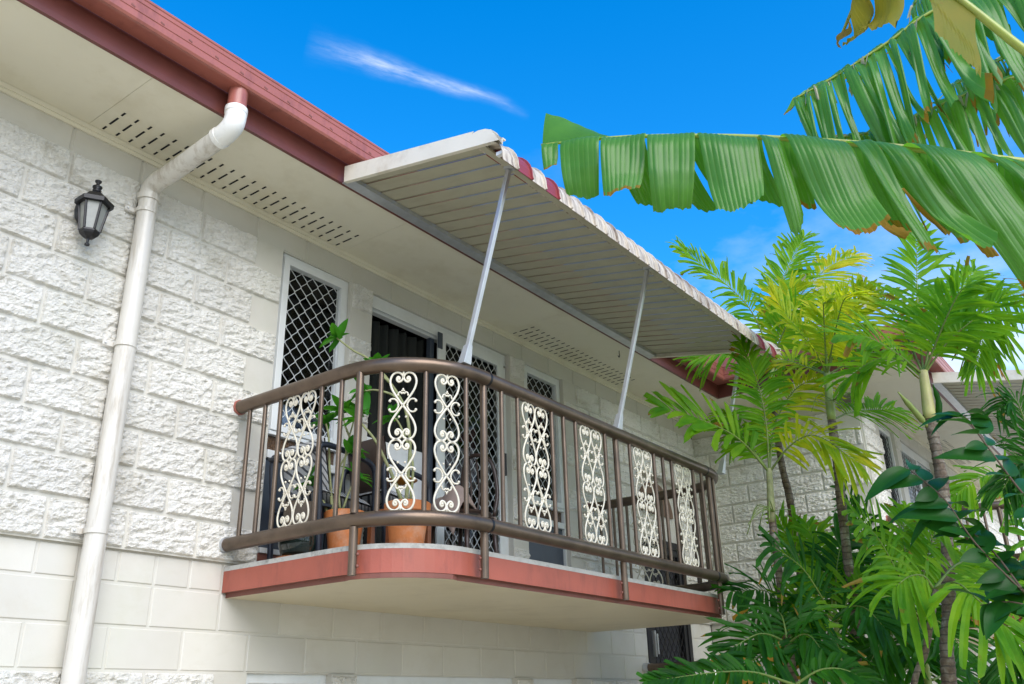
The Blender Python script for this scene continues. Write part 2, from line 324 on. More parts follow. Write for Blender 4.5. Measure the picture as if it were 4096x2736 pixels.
# world coordinates (metres) of stems, fronds and leaf ribs
VEG={'t1': [(3.705,-1.835,-0.641),(3.697,-1.825,-0.18),(3.7,-1.829,0.212),(3.703,-1.833,0.491),(3.718,-1.854,0.805)],'t1f': [[(3.718,-1.854,0.805),(3.522,-1.739,1.033),(3.304,-1.595,1.147),(3.042,-1.392,1.232)],[(3.718,-1.854,0.805),(3.769,-1.862,1.181),(3.791,-1.832,1.537),(3.774,-1.75,1.891)],[(3.718,-1.854,0.805),(3.726,-2.044,0.981),(3.739,-2.24,1.012),(3.78,-2.475,0.783)],[(3.718,-1.854,0.805),(3.743,-1.708,1.068),(3.822,-1.634,1.24),(3.86,-1.506,1.358)],[(3.718,-1.854,0.805),(3.914,-1.878,1.212),(4.174,-1.988,1.542),(4.463,-2.138,1.716)]],'t2': [(4.739,-1.613,-0.64),(4.736,-1.609,-0.202),(4.746,-1.622,0.387),(4.746,-1.622,0.823),(4.727,-1.597,1.125),(4.725,-1.595,1.573),(4.75,-1.628,2.04)],'t2f': [[(4.752,-1.63,2.064),(4.662,-1.569,2.467),(4.526,-1.445,2.732),(4.231,-1.109,3.166)],[(4.752,-1.63,2.064),(4.903,-1.654,2.576),(5.093,-1.731,2.961),(5.365,-1.918,3.476)],[(4.752,-1.63,2.064),(4.901,-1.831,2.325),(5.063,-2.049,2.466),(5.23,-2.274,2.635)],[(4.752,-1.63,2.064),(4.667,-1.457,2.18),(4.581,-1.28,2.199),(4.446,-1.039,2.123)],[(4.752,-1.63,2.064),(5.057,-1.742,2.604),(5.493,-2.03,3.129),(5.874,-2.244,3.379)]],'t3': [(4.067,-2.144,-0.661),(4.103,-2.192,-0.191),(4.113,-2.206,0.281),(4.126,-2.223,0.8),(4.143,-2.246,1.27),(4.155,-2.262,1.598)],'t3f': [[(4.155,-2.262,1.598),(4.016,-2.255,1.727),(3.844,-2.202,1.876),(3.63,-2.094,2.152)],[(4.155,-2.262,1.598),(4.148,-2.373,1.822),(4.163,-2.513,2.045),(4.183,-2.659,2.248)],[(4.155,-2.262,1.598),(4.142,-2.125,1.692),(4.088,-1.933,1.789),(3.995,-1.688,1.736)],[(4.155,-2.262,1.598),(4.335,-2.445,1.732),(4.475,-2.573,1.806),(4.625,-2.715,1.75)],[(4.145,-2.249,1.23),(4.379,-2.325,1.331),(4.625,-2.417,1.393),(4.91,-2.561,1.433)],[(4.155,-2.262,1.598),(4.359,-2.238,1.99),(4.577,-2.233,2.293),(4.812,-2.249,2.613)]],'t4': [(3.639,-2.824,-0.686),(3.69,-2.892,-0.271),(3.736,-2.955,0.193),(3.763,-2.991,0.603),(3.77,-3.0,0.966),(3.783,-3.018,1.31)],'t4f': [[(3.783,-3.018,1.31),(3.919,-3.022,1.635),(4.072,-3.048,2.084),(4.245,-3.102,2.612)],[(3.783,-3.018,1.31),(3.832,-3.203,1.52),(3.864,-3.365,1.637),(3.928,-3.571,1.77)],[(3.783,-3.018,1.31),(3.607,-2.9,1.455),(3.43,-2.781,1.543),(3.255,-2.665,1.537)],[(3.783,-3.018,1.31),(3.775,-2.888,1.452),(3.746,-2.729,1.484),(3.678,-2.517,1.363)],[(3.783,-3.018,1.31),(4.089,-3.13,1.7),(4.366,-3.205,2.04),(4.719,-3.381,2.379)],[(3.783,-3.018,1.31),(3.937,-2.926,1.707),(4.09,-2.833,2.01),(4.204,-2.687,2.225)]],'cA': [(3.903,-2.102,-0.699),(3.901,-2.1,-0.508),(3.908,-2.109,-0.262)],'cAf': [[(3.908,-2.109,-0.262),(3.779,-2.055,-0.045),(3.653,-2.006,0.103),(3.48,-1.891,0.236)],[(3.908,-2.109,-0.262),(4.042,-2.11,0.016),(4.179,-2.115,0.21),(4.335,-2.146,0.423)],[(3.908,-2.109,-0.262),(3.75,-2.076,-0.202),(3.584,-2.032,-0.184),(3.408,-1.974,-0.312)],[(3.908,-2.109,-0.262),(4.046,-2.235,-0.039),(4.159,-2.328,0.032),(4.296,-2.452,0.051)],[(3.908,-2.109,-0.262),(3.82,-2.229,-0.184),(3.745,-2.369,-0.2),(3.66,-2.493,-0.334)],[(3.908,-2.109,-0.262),(4.08,-2.042,0.071),(4.241,-1.959,0.263),(4.381,-1.848,0.507)]],'cB': [(4.469,-2.506,-0.71),(4.476,-2.515,-0.48),(4.488,-2.531,-0.206)],'cBf': [[(4.485,-2.527,-0.224),(4.321,-2.486,0.032),(4.143,-2.426,0.306),(3.944,-2.337,0.481)],[(4.485,-2.527,-0.224),(4.649,-2.569,0.072),(4.827,-2.628,0.32),(5.013,-2.7,0.531)],[(4.485,-2.527,-0.224),(4.607,-2.691,0.011),(4.709,-2.829,0.161),(4.83,-2.992,0.23)],[(4.485,-2.527,-0.224),(4.276,-2.486,-0.13),(4.052,-2.422,-0.107),(3.814,-2.342,-0.234)],[(4.485,-2.527,-0.224),(4.409,-2.664,-0.273),(4.305,-2.764,-0.385),(4.181,-2.836,-0.546)],[(4.485,-2.527,-0.224),(4.668,-2.474,0.121),(4.857,-2.429,0.397),(5.086,-2.439,0.671)],[(4.485,-2.527,-0.224),(4.305,-2.404,-0.295),(4.158,-2.326,-0.382),(4.015,-2.253,-0.548)]],'cC': [(3.233,-1.919,-0.752),(3.255,-1.948,-0.606),(3.277,-1.978,-0.457)],'cCf': [[(3.276,-1.976,-0.413),(3.147,-1.923,-0.368),(3.026,-1.879,-0.371),(2.868,-1.786,-0.447)],[(3.28,-1.981,-0.421),(3.112,-1.934,-0.447),(2.953,-1.9,-0.51),(2.802,-1.876,-0.556)],[(3.28,-1.981,-0.421),(3.348,-1.953,-0.314),(3.409,-1.916,-0.227),(3.451,-1.852,-0.187)],[(3.28,-1.981,-0.421),(3.268,-2.085,-0.373),(3.234,-2.159,-0.394),(3.194,-2.225,-0.475)],[(3.28,-1.981,-0.421),(3.428,-2.001,-0.313),(3.57,-2.013,-0.225),(3.694,-2.0,-0.132)]],'cD': [(2.475,-2.154,-0.879),(2.402,-2.055,-0.775),(2.377,-2.021,-0.672)],'cDf': [[(2.661,-2.225,-0.677),(2.431,-2.094,-0.61),(2.2,-1.963,-0.608),(1.892,-1.728,-0.647)],[(2.661,-2.225,-0.677),(2.717,-2.36,-0.603),(2.765,-2.484,-0.607),(2.804,-2.597,-0.676)]],'cE': [(2.911,-2.74,-0.895),(3.005,-2.867,-0.514),(3.078,-2.966,-0.191)],'cEf': [[(3.075,-2.961,-0.186),(2.993,-3.091,-0.17),(2.891,-3.192,-0.256),(2.833,-3.353,-0.472)],[(3.075,-2.961,-0.186),(3.01,-2.934,-0.118),(2.925,-2.879,-0.121),(2.834,-2.816,-0.179)],[(3.075,-2.961,-0.186),(3.277,-3.054,-0.046),(3.466,-3.129,-0.005),(3.668,-3.222,-0.055)]],'cF': [(4.511,-1.664,-0.927),(4.565,-1.738,-0.582),(4.6,-1.785,-0.331)],'cFf': [[(4.597,-1.781,-0.332),(4.514,-1.789,0.04),(4.385,-1.735,0.305),(4.254,-1.678,0.562)],[(4.597,-1.781,-0.332),(4.743,-1.798,-0.039),(4.854,-1.768,0.273),(4.96,-1.731,0.55)],[(4.597,-1.781,-0.332),(4.766,-1.949,-0.05),(4.9,-2.069,0.145),(5.02,-2.17,0.297)],[(4.597,-1.781,-0.332),(4.276,-1.647,-0.154),(4.02,-1.601,-0.002),(3.699,-1.469,-0.016)]],'cG': [(5.051,-2.033,-0.944),(5.079,-2.071,-0.588),(5.096,-2.093,-0.329)],'cGf': [[(5.098,-2.096,-0.33),(5.065,-2.112,0.157),(5.012,-2.1,0.458),(4.914,-2.028,0.831)],[(5.098,-2.096,-0.33),(5.277,-2.158,0.07),(5.444,-2.203,0.288),(5.665,-2.322,0.513)],[(5.098,-2.096,-0.33),(5.103,-2.283,-0.15),(5.066,-2.413,-0.115),(5.03,-2.544,-0.156)],[(5.098,-2.096,-0.33),(4.912,-2.026,-0.143),(4.753,-1.991,-0.055),(4.587,-1.947,-0.053)],[(5.098,-2.096,-0.33),(4.831,-2.036,-0.337),(4.582,-2.0,-0.436),(4.357,-1.995,-0.556)],[(5.098,-2.096,-0.33),(4.995,-2.256,-0.344),(4.863,-2.378,-0.465),(4.711,-2.473,-0.63)]],'right': [[(3.179,-3.64,0.386),(3.119,-3.619,0.596),(3.059,-3.599,0.811),(2.951,-3.512,0.742)],[(3.157,-3.611,0.244),(3.096,-3.588,0.379),(3.023,-3.55,0.443),(2.903,-3.448,0.283)],[(4.405,-3.855,1.957),(4.226,-3.674,1.886),(4.041,-3.485,1.759),(3.878,-3.325,1.299)],[(5.083,-3.332,0.047),(4.918,-3.23,0.587),(4.764,-3.142,0.763),(4.488,-2.89,0.587)],[(4.785,-3.291,-0.314),(4.732,-3.219,0.025),(4.637,-3.091,0.098),(4.453,-2.843,-0.101)],[(3.521,-3.383,-0.657),(3.402,-3.342,-0.526),(3.264,-3.275,-0.527),(3.104,-3.18,-0.693)]],'b_main': [(0.646,-4.319,0.815),(0.539,-4.059,0.91),(0.42,-3.789,1.013),(0.288,-3.496,1.108),(0.146,-3.182,1.192),(-0.003,-2.844,1.257),(-0.119,-2.533,1.295)],'b_2': [(1.903,-4.633,2.488),(1.681,-4.229,2.493),(1.524,-3.862,2.426),(1.471,-3.601,2.312),(1.418,-3.347,2.205),(1.368,-3.118,2.129)],'b_3': [(1.804,-4.52,1.994),(1.636,-4.116,1.949),(1.567,-3.853,1.913),(1.527,-3.626,1.873),(1.496,-3.428,1.857),(1.463,-3.254,1.879)],'b_4': [(0.319,-4.299,0.898),(0.196,-4.155,1.104),(0.091,-4.031,1.302),(-0.004,-3.903,1.476),(0.014,-3.822,1.498),(0.065,-3.729,1.44),(0.125,-3.661,1.4)],'b_5': [(1.851,-4.284,1.044),(1.602,-3.953,1.181),(1.416,-3.714,1.328),(1.317,-3.534,1.391),(1.307,-3.347,1.271)],'shrub': [(1.654,-3.74,-0.567),(1.622,-3.608,-0.379),(1.591,-3.476,-0.168),(1.598,-3.395,0.025),(1.581,-3.283,0.173)],'shrub2': [(1.708,-3.813,-0.224),(1.649,-3.689,0.01),(1.622,-3.607,0.212),(1.617,-3.556,0.345),(1.632,-3.531,0.388)],'pl2': [[(0.918,-0.851,0.278),(0.922,-0.856,0.437),(0.926,-0.862,0.607),(0.908,-0.838,0.813),(0.853,-0.763,0.981),(0.781,-0.666,1.123),(0.719,-0.582,1.189),(0.659,-0.503,1.271)],[(0.906,-0.835,0.278),(0.88,-0.799,0.397),(0.849,-0.758,0.511),(0.809,-0.704,0.641),(0.765,-0.645,0.731),(0.743,-0.615,0.776)],[(0.931,-0.868,0.277),(0.936,-0.875,0.507),(0.891,-0.814,0.725),(0.856,-0.768,0.786)],[(0.853,-0.763,0.981),(0.817,-0.715,1.044),(0.799,-0.69,1.099)],[(0.889,-0.811,0.874),(0.854,-0.765,0.913),(0.802,-0.695,0.938),(0.764,-0.644,0.932)]],'pl1': [[(0.738,-0.424,0.263),(0.719,-0.399,0.334),(0.696,-0.368,0.392),(0.682,-0.349,0.435)],[(0.755,-0.447,0.263),(0.738,-0.424,0.476),(0.728,-0.41,0.695),(0.711,-0.388,0.801)],[(0.767,-0.463,0.262),(0.782,-0.483,0.474),(0.793,-0.498,0.648),(0.811,-0.522,0.797),(0.813,-0.525,0.857)],[(0.788,-0.491,0.275),(0.809,-0.52,0.387),(0.832,-0.551,0.472)],[(0.801,-0.508,0.692),(0.781,-0.482,0.768),(0.77,-0.467,0.859)],[(0.78,-0.48,0.269),(0.765,-0.46,0.474),(0.787,-0.49,0.575),(0.811,-0.522,0.618)]],'b_6': [(2.281,-4.881,3.156),(2.134,-4.538,3.103),(2.024,-4.24,3.046),(1.95,-3.99,2.985),(1.933,-3.812,2.919),(1.961,-3.682,2.836)],'b_7': [(2.69,-4.739,2.683),(2.574,-4.453,2.692),(2.504,-4.208,2.671),(2.447,-3.96,2.621),(2.417,-3.737,2.554)]}

# ------------------------------------------------------------------ ground
GZ = -2.6
o = MB().add([(-120, -120, GZ), (120, -120, GZ), (120, 120, GZ), (-120, 120, GZ)], [(0, 1, 2, 3)]).build('ground', M['ground']); tag(o, kind='structure')
o = MB().add([(4.3, -6, GZ+.004), (6.3, -6, GZ+.004), (6.3, -.6, GZ+.004), (4.3, -.6, GZ+.004)], [(0, 1, 2, 3)]).build('garden_bed', M['soil']); tag(o, kind='structure')

# ------------------------------------------------------------------ building
BX, CY = 6.44, -1.86                       # wall facing left stands at x = BX, the next unit's front at y = CY
FA, SZ, EV = -.66, 2.20, .66               # fascia line, soffit height, eave width
bld = thing('apartment_building', 'two storey cream blockwork apartment building with red gutter and balconies', 'building', (0, 0, GZ))

def vnoise(nx, nz, cx, cz, rng):
    g = rng.random((int(nz/cz)+3, int(nx/cx)+3)); x = np.arange(nx)/cx+rng.random(); z = np.arange(nz)/cz+rng.random()
    xi, zi = x.astype(int), z.astype(int); fx, fz = x-xi, z-zi; fx = fx*fx*(3-2*fx); fz = fz*fz*(3-2*fz)
    a = g[np.ix_(zi, xi)]; b = g[np.ix_(zi, xi+1)]; c = g[np.ix_(zi+1, xi)]; d = g[np.ix_(zi+1, xi+1)]
    return (a*(1-fx)+b*fx)*(1-fz)[:, None]+(c*(1-fx)+d*fx)*fz[:, None]
_rb = {}
def rough_block(w, h, var):
    key = ('r', round(w, 3), round(h, 3), var)
    if key in _rb: return _rb[key]
    rng = np.random.default_rng(var*77+int(w*1000))
    nx, nz = max(4, int(w/.0078)), max(4, int(h/.0078))
    d = .25*vnoise(nx, nz, 9, 6, rng)+.38*(1-np.abs(vnoise(nx, nz, 5.5, 2.4, rng)-.5)*2)+.40*vnoise(nx, nz, 2.6, 1.5, rng)+.14*rng.random((nz, nx))
    X = np.linspace(0, w, nx); Z = np.linspace(0, h, nz)
    ed = np.minimum(np.minimum(X, w-X)[None, :], np.minimum(Z, h-Z)[:, None]); tp = np.clip(ed/.009, 0, 1)**.55
    Y = -tp*(.001+.031*d)
    X2 = X[None, :]+(rng.random((nz, nx))-.5)*.005*(tp > .9); Z2 = Z[:, None]+(rng.random((nz, nx))-.5)*.005*(tp > .9)
    mb = MB(); mb.grid([[(X2[i, j], Y[i, j], Z2[i, j]) for j in range(nx)] for i in range(nz)])
    mb.add([(0, 0, 0), (w, 0, 0), (w, 0, h), (0, 0, h), (0, .03, 0), (w, .03, 0), (w, .03, h), (0, .03, h)], [(0, 4, 5, 1), (1, 5, 6, 2), (2, 6, 7, 3), (3, 7, 4, 0)])
    _rb[key] = mb.mesh('rough_block', M['rough']); return _rb[key]
def smooth_block(w, h):
    key = ('s', round(w, 3), round(h, 3))
    if key not in _rb:
        c = .004; mb = MB()
        mb.add([(0, c, 0), (w, c, 0), (w, c, h), (0, c, h), (c, 0, c), (w-c, 0, c), (w-c, 0, h-c), (c, 0, h-c), (0, .03, 0), (w, .03, 0), (w, .03, h), (0, .03, h)],
               [(4, 5, 6, 7), (0, 1, 5, 4), (1, 2, 6, 5), (2, 3, 7, 6), (3, 0, 4, 7), (0, 8, 9, 1), (1, 9, 10, 2), (2, 10, 11, 3), (3, 11, 8, 0)])
        _rb[key] = mb.mesh('smooth_block', M['smooth'])
    return _rb[key]
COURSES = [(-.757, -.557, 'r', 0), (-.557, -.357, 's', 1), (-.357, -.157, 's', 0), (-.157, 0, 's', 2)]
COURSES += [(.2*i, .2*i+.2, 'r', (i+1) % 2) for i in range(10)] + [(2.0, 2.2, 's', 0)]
def place(mesh, name, parent, T, lx, ly, lz):
    o = link(name, mesh, parent); o.location = T @ Vector((lx, ly, lz)); o.rotation_euler = T.to_euler(); return o
def make_wall(name, T, u0, u1, b0, openings, quoin=False):
    """backing with recessed joints, then every block as a piece of its own. u0..u1 backing, b0..u1 blocks"""
    mb = MB(); cs = [(GZ, -.757, 'r', 0)]+COURSES; jobs = []
    for z0, z1, ty, ph in cs:
        zc = (z0+z1)/2; cuts = sorted((a, b) for a, b, c, d in openings if c-.01 < zc < d+.01 or (c < z1-.01 and d > z0+.01))
        iv = []; x = u0
        for a, b in cuts: iv.append((x, a)); x = max(x, b)
        iv.append((x, u1)); yb = -.0175 if ty == 'r' else .005
        for a, b in iv:
            if b-a > .01: mb.box(a, b, yb, .2, z0, z1)
            if z0 < -1: continue
            a = max(a, b0)
            if b-a < .03: continue
            st = .2 if ph == 2 else .4; of = {0: 0, 1: .2, 2: 0}[ph]
            js = [a]+[of+st*k for k in range(-40, 60) if a+.03 < of+st*k < b-.03]+[b]
            for i in range(len(js)-1):
                p, q = js[i], js[i+1]; t = ty
                if ty == 'r':
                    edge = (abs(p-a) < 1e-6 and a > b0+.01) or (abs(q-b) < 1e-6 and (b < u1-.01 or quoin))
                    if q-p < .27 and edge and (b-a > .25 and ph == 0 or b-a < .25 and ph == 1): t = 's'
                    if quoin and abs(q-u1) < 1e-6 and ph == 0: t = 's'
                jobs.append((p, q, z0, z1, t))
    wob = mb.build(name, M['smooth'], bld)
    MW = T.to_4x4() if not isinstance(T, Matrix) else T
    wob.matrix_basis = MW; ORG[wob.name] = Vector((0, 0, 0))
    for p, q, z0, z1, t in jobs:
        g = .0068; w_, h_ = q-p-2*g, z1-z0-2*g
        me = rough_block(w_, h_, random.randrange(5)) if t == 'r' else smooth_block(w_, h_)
        b = bpy.data.objects.new('block', me); COL.objects.link(b); b.parent = wob
        b.location = (p+g, -.014 if t == 'r' else 0, z0+g)
    return wob
I4 = Matrix.Identity(4)
OPA = [(.6, 1.2, .03, 2.0), (1.4, 3.0, 0, 2.0), (3.2, 3.8, .03, 2.0), (.6, 1.2, -2.0, -.557), (1.4, 3.0, -2.6, -.557), (3.2, 3.8, -2.0, -.557), (5.05, 5.95, -1.35, 1.4)]
make_wall('wall', I4, -8, BX, -1.6, OPA)
TB = Matrix.Translation((BX, 0, 0)) @ Matrix.Rotation(-PI/2, 4, 'Z')
make_wall('wall', TB, 0, -CY, 0, [], quoin=True)
TC = Matrix.Translation((BX, CY, 0))
OPC = [(.6, 1.2, .03, 2.0), (1.4, 3.0, 0, 2.0), (3.2, 3.8, .03, 2.0)]
make_wall('wall', TC, 0, 9, 0, OPC)
# dark rooms behind the openings
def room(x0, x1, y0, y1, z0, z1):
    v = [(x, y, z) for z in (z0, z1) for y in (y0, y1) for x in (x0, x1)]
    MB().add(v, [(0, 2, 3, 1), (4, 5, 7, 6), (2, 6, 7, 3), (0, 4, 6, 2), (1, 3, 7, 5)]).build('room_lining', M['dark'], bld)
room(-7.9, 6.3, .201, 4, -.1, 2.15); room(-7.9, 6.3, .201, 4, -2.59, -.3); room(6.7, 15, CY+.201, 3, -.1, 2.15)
# cornice under the soffit
mb = MB(); mb.box(-8, BX-.012, -.014, -.001, 2.150, 2.1985); mb.box(-8, BX-.02, -.024, -.0145, 2.172, 2.1985); mb.build('cornice', M['soffit'], bld)
mb = MB(); mb.box(BX-.014, BX-.001, CY, -.015, 2.150, 2.1985); mb.box(BX, BX+9, CY-.014, CY-.001, 2.150, 2.1985); mb.build('cornice', M['soffit'], bld)
# soffit: sheets with open joints, and vent slots
sof = MB().add([(-8, FA, SZ+.006), (5.78, FA, SZ+.006), (5.78, CY-EV, SZ+.006), (15.4, CY-EV, SZ+.006), (15.4, CY, SZ+.006), (BX, CY, SZ+.006), (BX, 0, SZ+.006), (-8, 0, SZ+.006)],
               [(0, 1, 6, 7), (1, 2, 5, 6), (2, 3, 4, 5)]).build('soffit', M['dark'], bld)
xs = [-8, -4.45, -2.6, -.745, 1.105, 2.955, 4.805, 5.78]
def sheet(x0, x1, y0, y1):
    MB().box(x0+.001, x1-.001, y0+.001, y1-.001, SZ, SZ+.005).build('soffit_sheet', M['soffit'], sof)
for a, b in zip(xs, xs[1:]): sheet(a, b, FA, 0)
sheet(5.78, BX, FA-.001, 0); sheet(5.78, BX, CY, FA-.001); sheet(5.78, BX, CY-EV, CY)
for a, b in ((BX, 8.3), (8.3, 10.1), (10.1, 11.9), (11.9, 15.4)): sheet(a, b, CY-EV, CY)
S1 = MB().box(-.0055, .0055, -.018, .018, 0, .0015).mesh('vent_slot', M['slot_shade']); S2 = MB().box(-.0055, .0055, -.042, .042, 0, .0015).mesh('vent_slot', M['slot_shade'])  # thin black boxes, their colour stands for the shade inside each slot
def slots(x0, n, y):
    for i in range(n):
        for dy, me in ((-.057, S1), (-.149, S2), (-.241, S1)):
            b = bpy.data.objects.new('vent_slot', me); COL.objects.link(b); b.parent = sof; b.location = (x0+i*.0768, y+dy, SZ-.002)
slots(-.674, 23, 0); slots(3.034, 23, 0); slots(9.2, 20, CY)
# fascia and gutter
PATH = [((-8, FA), (0, -1)), ((5.78, FA), (-1, -1)), ((5.78, CY-EV), (-1, -1)), ((15.4, CY-EV), (0, -1))]
def sweep2(prof, i):
    (a, oa), (b, ob) = PATH[i], PATH[i+1]
    return [[(p[0]+o_[0]*d, p[1]+o_[1]*d, z) for d, z in prof] for p, o_ in ((a, oa), (b, ob))]
GP = [(.004, 2.335), (.02, 2.322), (.118, 2.316), (.132, 2.318), (.140, 2.330), (.140, 2.362), (.1365, 2.365), (.1365, 2.371), (.140, 2.374), (.140, 2.418), (.1365, 2.421), (.1365, 2.427), (.140, 2.430), (.140, 2.452), (.144, 2.456), (.144, 2.468), (.136, 2.473), (.122, 2.470), (.120, 2.44)]
FP = [(-.022, SZ-.012), (0, SZ-.012), (.001, SZ+.02), (.001, 2.47), (-.022, 2.47)]
slotm = MB().obox((0, 0, 0), (1, 0, 0), (0, 1, 0), (0, 0, 1), (.011, .0016, .0045)).mesh('overflow_slot', M['red_dark'])
for i in range(3):
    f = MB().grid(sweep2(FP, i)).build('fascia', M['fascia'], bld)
    gt = MB().grid(sweep2(GP, i)).build('gutter', M['red_metal'], bld)
    if i == 0:
        for k in range(-13, 42):
            x = -.986+k*.1568
            if x > 5.5: break
            b = bpy.data.objects.new('overflow_slot', slotm); COL.objects.link(b); b.parent = gt; b.location = (x, FA-.1402, 2.386); b.rotation_euler = (0, .25, 0)
rp = math.tan(math.radians(9))
MB().add([(-8, FA-.06, 2.46), (5.72, FA-.06, 2.46), (5.72, CY-EV-.06, 2.46), (15.4, CY-EV-.06, 2.46), (15.4, 6, 2.46+6*rp), (-8, 6, 2.46+6*rp), (5.72, 6, 2.46+6*rp)], [(0, 1, 6, 5), (1, 2, 3, 4, 6)]).build('roof', M['roof'], bld)
MB().box(-8, 15.4, 6, 6.2, GZ, 2.46+6*rp).build('wall', M['plaster'], bld); MB().box(-8.2, -8, 0, 6, GZ, 2.5).build('wall', M['plaster'], bld)

# ------------------------------------------------------------------ windows and doors (parts of the building)
def zigzag(mb, x0, x1, z0, z1, y, cw, ch, r):
    n = int((x1-x0)/(cw/2))+2; k = int((z1-z0)/(ch/8))+1
    for i in range(n):
        xc = x0+i*cw/2; pts = []
        for j in range(k+1):
            z = z0+(z1-z0)*j/k; ph = (z-z0)/ch+.25
            t = abs(((ph % 1)*2)-1)*2-1; t = max(-.78, min(.78, t*1.05))/.78
            x = xc+(1 if i % 2 else -1)*t*cw*.235
            pts.append((min(max(x, x0+.001), x1-.001), y, z))
        mb.tube(pts, r, 4, ref=(0, 1, 0))
def frame_box(mb, x0, x1, z0, z1, y0, y1, w):
    mb.box(x0, x0+w, y0, y1, z0, z1); mb.box(x1-w, x1, y0, y1, z0, z1); mb.box(x0+w, x1-w, y0, y1, z1-w, z1); mb.box(x0+w, x1-w, y0, y1, z0, z0+w)
def window(ox, oy, x0, x1, gm='grille'):
    y = oy; a, b = ox+x0, ox+x1
    mb = MB(); mb.box(a, a+.04, y+.03, y+.09, .03, 2.0); mb.box(b-.018, b, y+.02, y+.09, .03, 2.0); mb.box(a+.04, b-.018, y+.02, y+.09, 1.978, 2.0)
    frame_box(mb, a+.041, b-.019, .812, 1.977, y+.012, y+.06, .046)
    mb.box(a+.041, b-.019, y+.02, y+.08, .785, .811); mb.box(a+.041, b-.019, y+.02, y+.08, .64, .69); mb.box(a+.041, b-.019, y+.015, y+.08, .085, .115)
    fr = mb.build('window', M['alu'], bld, bevel=.003)
    MB().box(a+.085, b-.06, y+.062, y+.066, .85, 1.94).build('pane', M['glass'], fr)
    MB().box(a+.041, b-.019, y+.05, y+.06, .69, .785).build('amber_pane', M['amber'], fr)
    MB().box(a+.041, b-.019, y+.045, y+.06, .115, .64).build('slate_panel', M['slate'], fr)
    MB().box(a+.0, b, y+.03, y+.1, -.02, .085).build('base_panel', M['red_dark'], fr)
    mb = MB(); zigzag(mb, a+.087, b-.065, .858, 1.93, y+.036, .094, .104, .0028); mb.build('security_mesh', M[gm], fr)
def door(ox, oy, x0, x1, openleft=True):
    a, b, y = ox+x0, ox+x1, oy
    mb = MB(); mb.box(a, b, y+.03, y+.10, 1.915, 2.0); mb.box(a, b, y+.024, y+.029, 1.90, 1.918); mb.box(a, b, y+.05, y+.10, 1.885, 1.914)
    mb.box(a, a+.035, y+.04, y+.1, 0, 1.885); mb.box(b-.03, b, y+.03, y+.10, 0, 1.885); mb.box(a+.035, b-.03, y+.04, y+.1, -.02, .02)
    fr = mb.build('sliding_door', M['alu'], bld, bevel=.003)
    m0 = a+.735 if openleft else a+.04
    mb = MB(); frame_box(mb, m0, m0+.82, .021, 1.955, y+.012, y+.0285, .085); leaf = mb.build('screen_door', M['alu'], fr, bevel=.003)
    MB().box(m0+.08, m0+.74, y+.06, y+.064, .1, 1.9).build('pane', M['glass'], fr)
    mb = MB(); zigzag(mb, m0+.083, m0+.737, .10, 1.872, y+.021, .080, .104, .0027); mb.build('security_mesh', M['grille'], fr)
    MB().box(m0-.05, m0-.003, y+.055, y+.09, .02, 1.88).build('meeting_stile', M['slate'], fr)
    MB().box(m0+.785, m0+.815, y-.004, y+.0115, .95, 1.13).build('latch', M['black'], fr)
    MB().box(m0-.012, m0+.04, y+.004, y+.0118, 1.80, 1.93).build('corner_pad', M['slate'], fr)
window(0, 0, .6, 1.2); window(0, 0, 3.2, 3.8); door(0, 0, 1.4, 3.0)
window(BX, CY, .6, 1.2, 'black_grille'); door(BX, CY, 1.4, 3.0, False); window(BX, CY, 3.2, 3.8)
for x0, x1 in ((.6, 1.2), (1.4, 3.0), (3.2, 3.8)):
    mb = MB(); frame_box(mb, x0, x1, -2.0, -.557, .03, .09, .05); frame_box(mb, x0+.051, x1-.051, -1.949, -.608, .04, .075, .035)
    fr = mb.build('window', M['alu'], bld, bevel=.003); MB().box(x0+.08, x1-.08, .055, .06, -1.92, -.64).build('pane', M['glass'], fr)
# black security door at the stair landing, brown arched panel above
mb = MB(); frame_box(mb, 5.05, 5.95, -1.35, .76, -.01, .06, .07); frame_box(mb, 5.125, 5.875, -1.27, .685, .0, .03, .06)
fr = mb.build('security_door', M['black_grille'], bld, bevel=.004)
mb = MB(); zigzag(mb, 5.185, 5.815, -1.21, .625, .012, .085, .115, .005); mb.build('security_mesh', M['black_grille'], fr)
MB().box(5.12, 5.88, .065, .07, -1.28, .7).build('door_leaf', M['dark'], fr)
mb = MB(); mb.box(5.14, 5.165, -.03, 0, -.35, -.12); mb.tube([(5.152, -.05, -.33), (5.152, -.05, -.15)], .009, 8); mb.build('handle', M['galv'], fr)
arc = [(5.5+.36*math.cos(PI*i/16), 1.03+.33*math.sin(PI*i/16)) for i in range(17)]
mb = MB(); n_ = len(arc)
mb.add([(x, .03, z) for x, z in arc]+[(x, .05, z) for x, z in arc], [tuple(range(n_)), tuple(range(2*n_-1, n_-1, -1))]+[(i, i+n_, (i+1) % n_+n_, (i+1) % n_) for i in range(n_)])
mb.build('arched_panel', M['brown_arch'], bld)
MB().box(5.05, 5.95, .052, .09, .761, 1.4).build('door_surround', M['smooth'], bld)

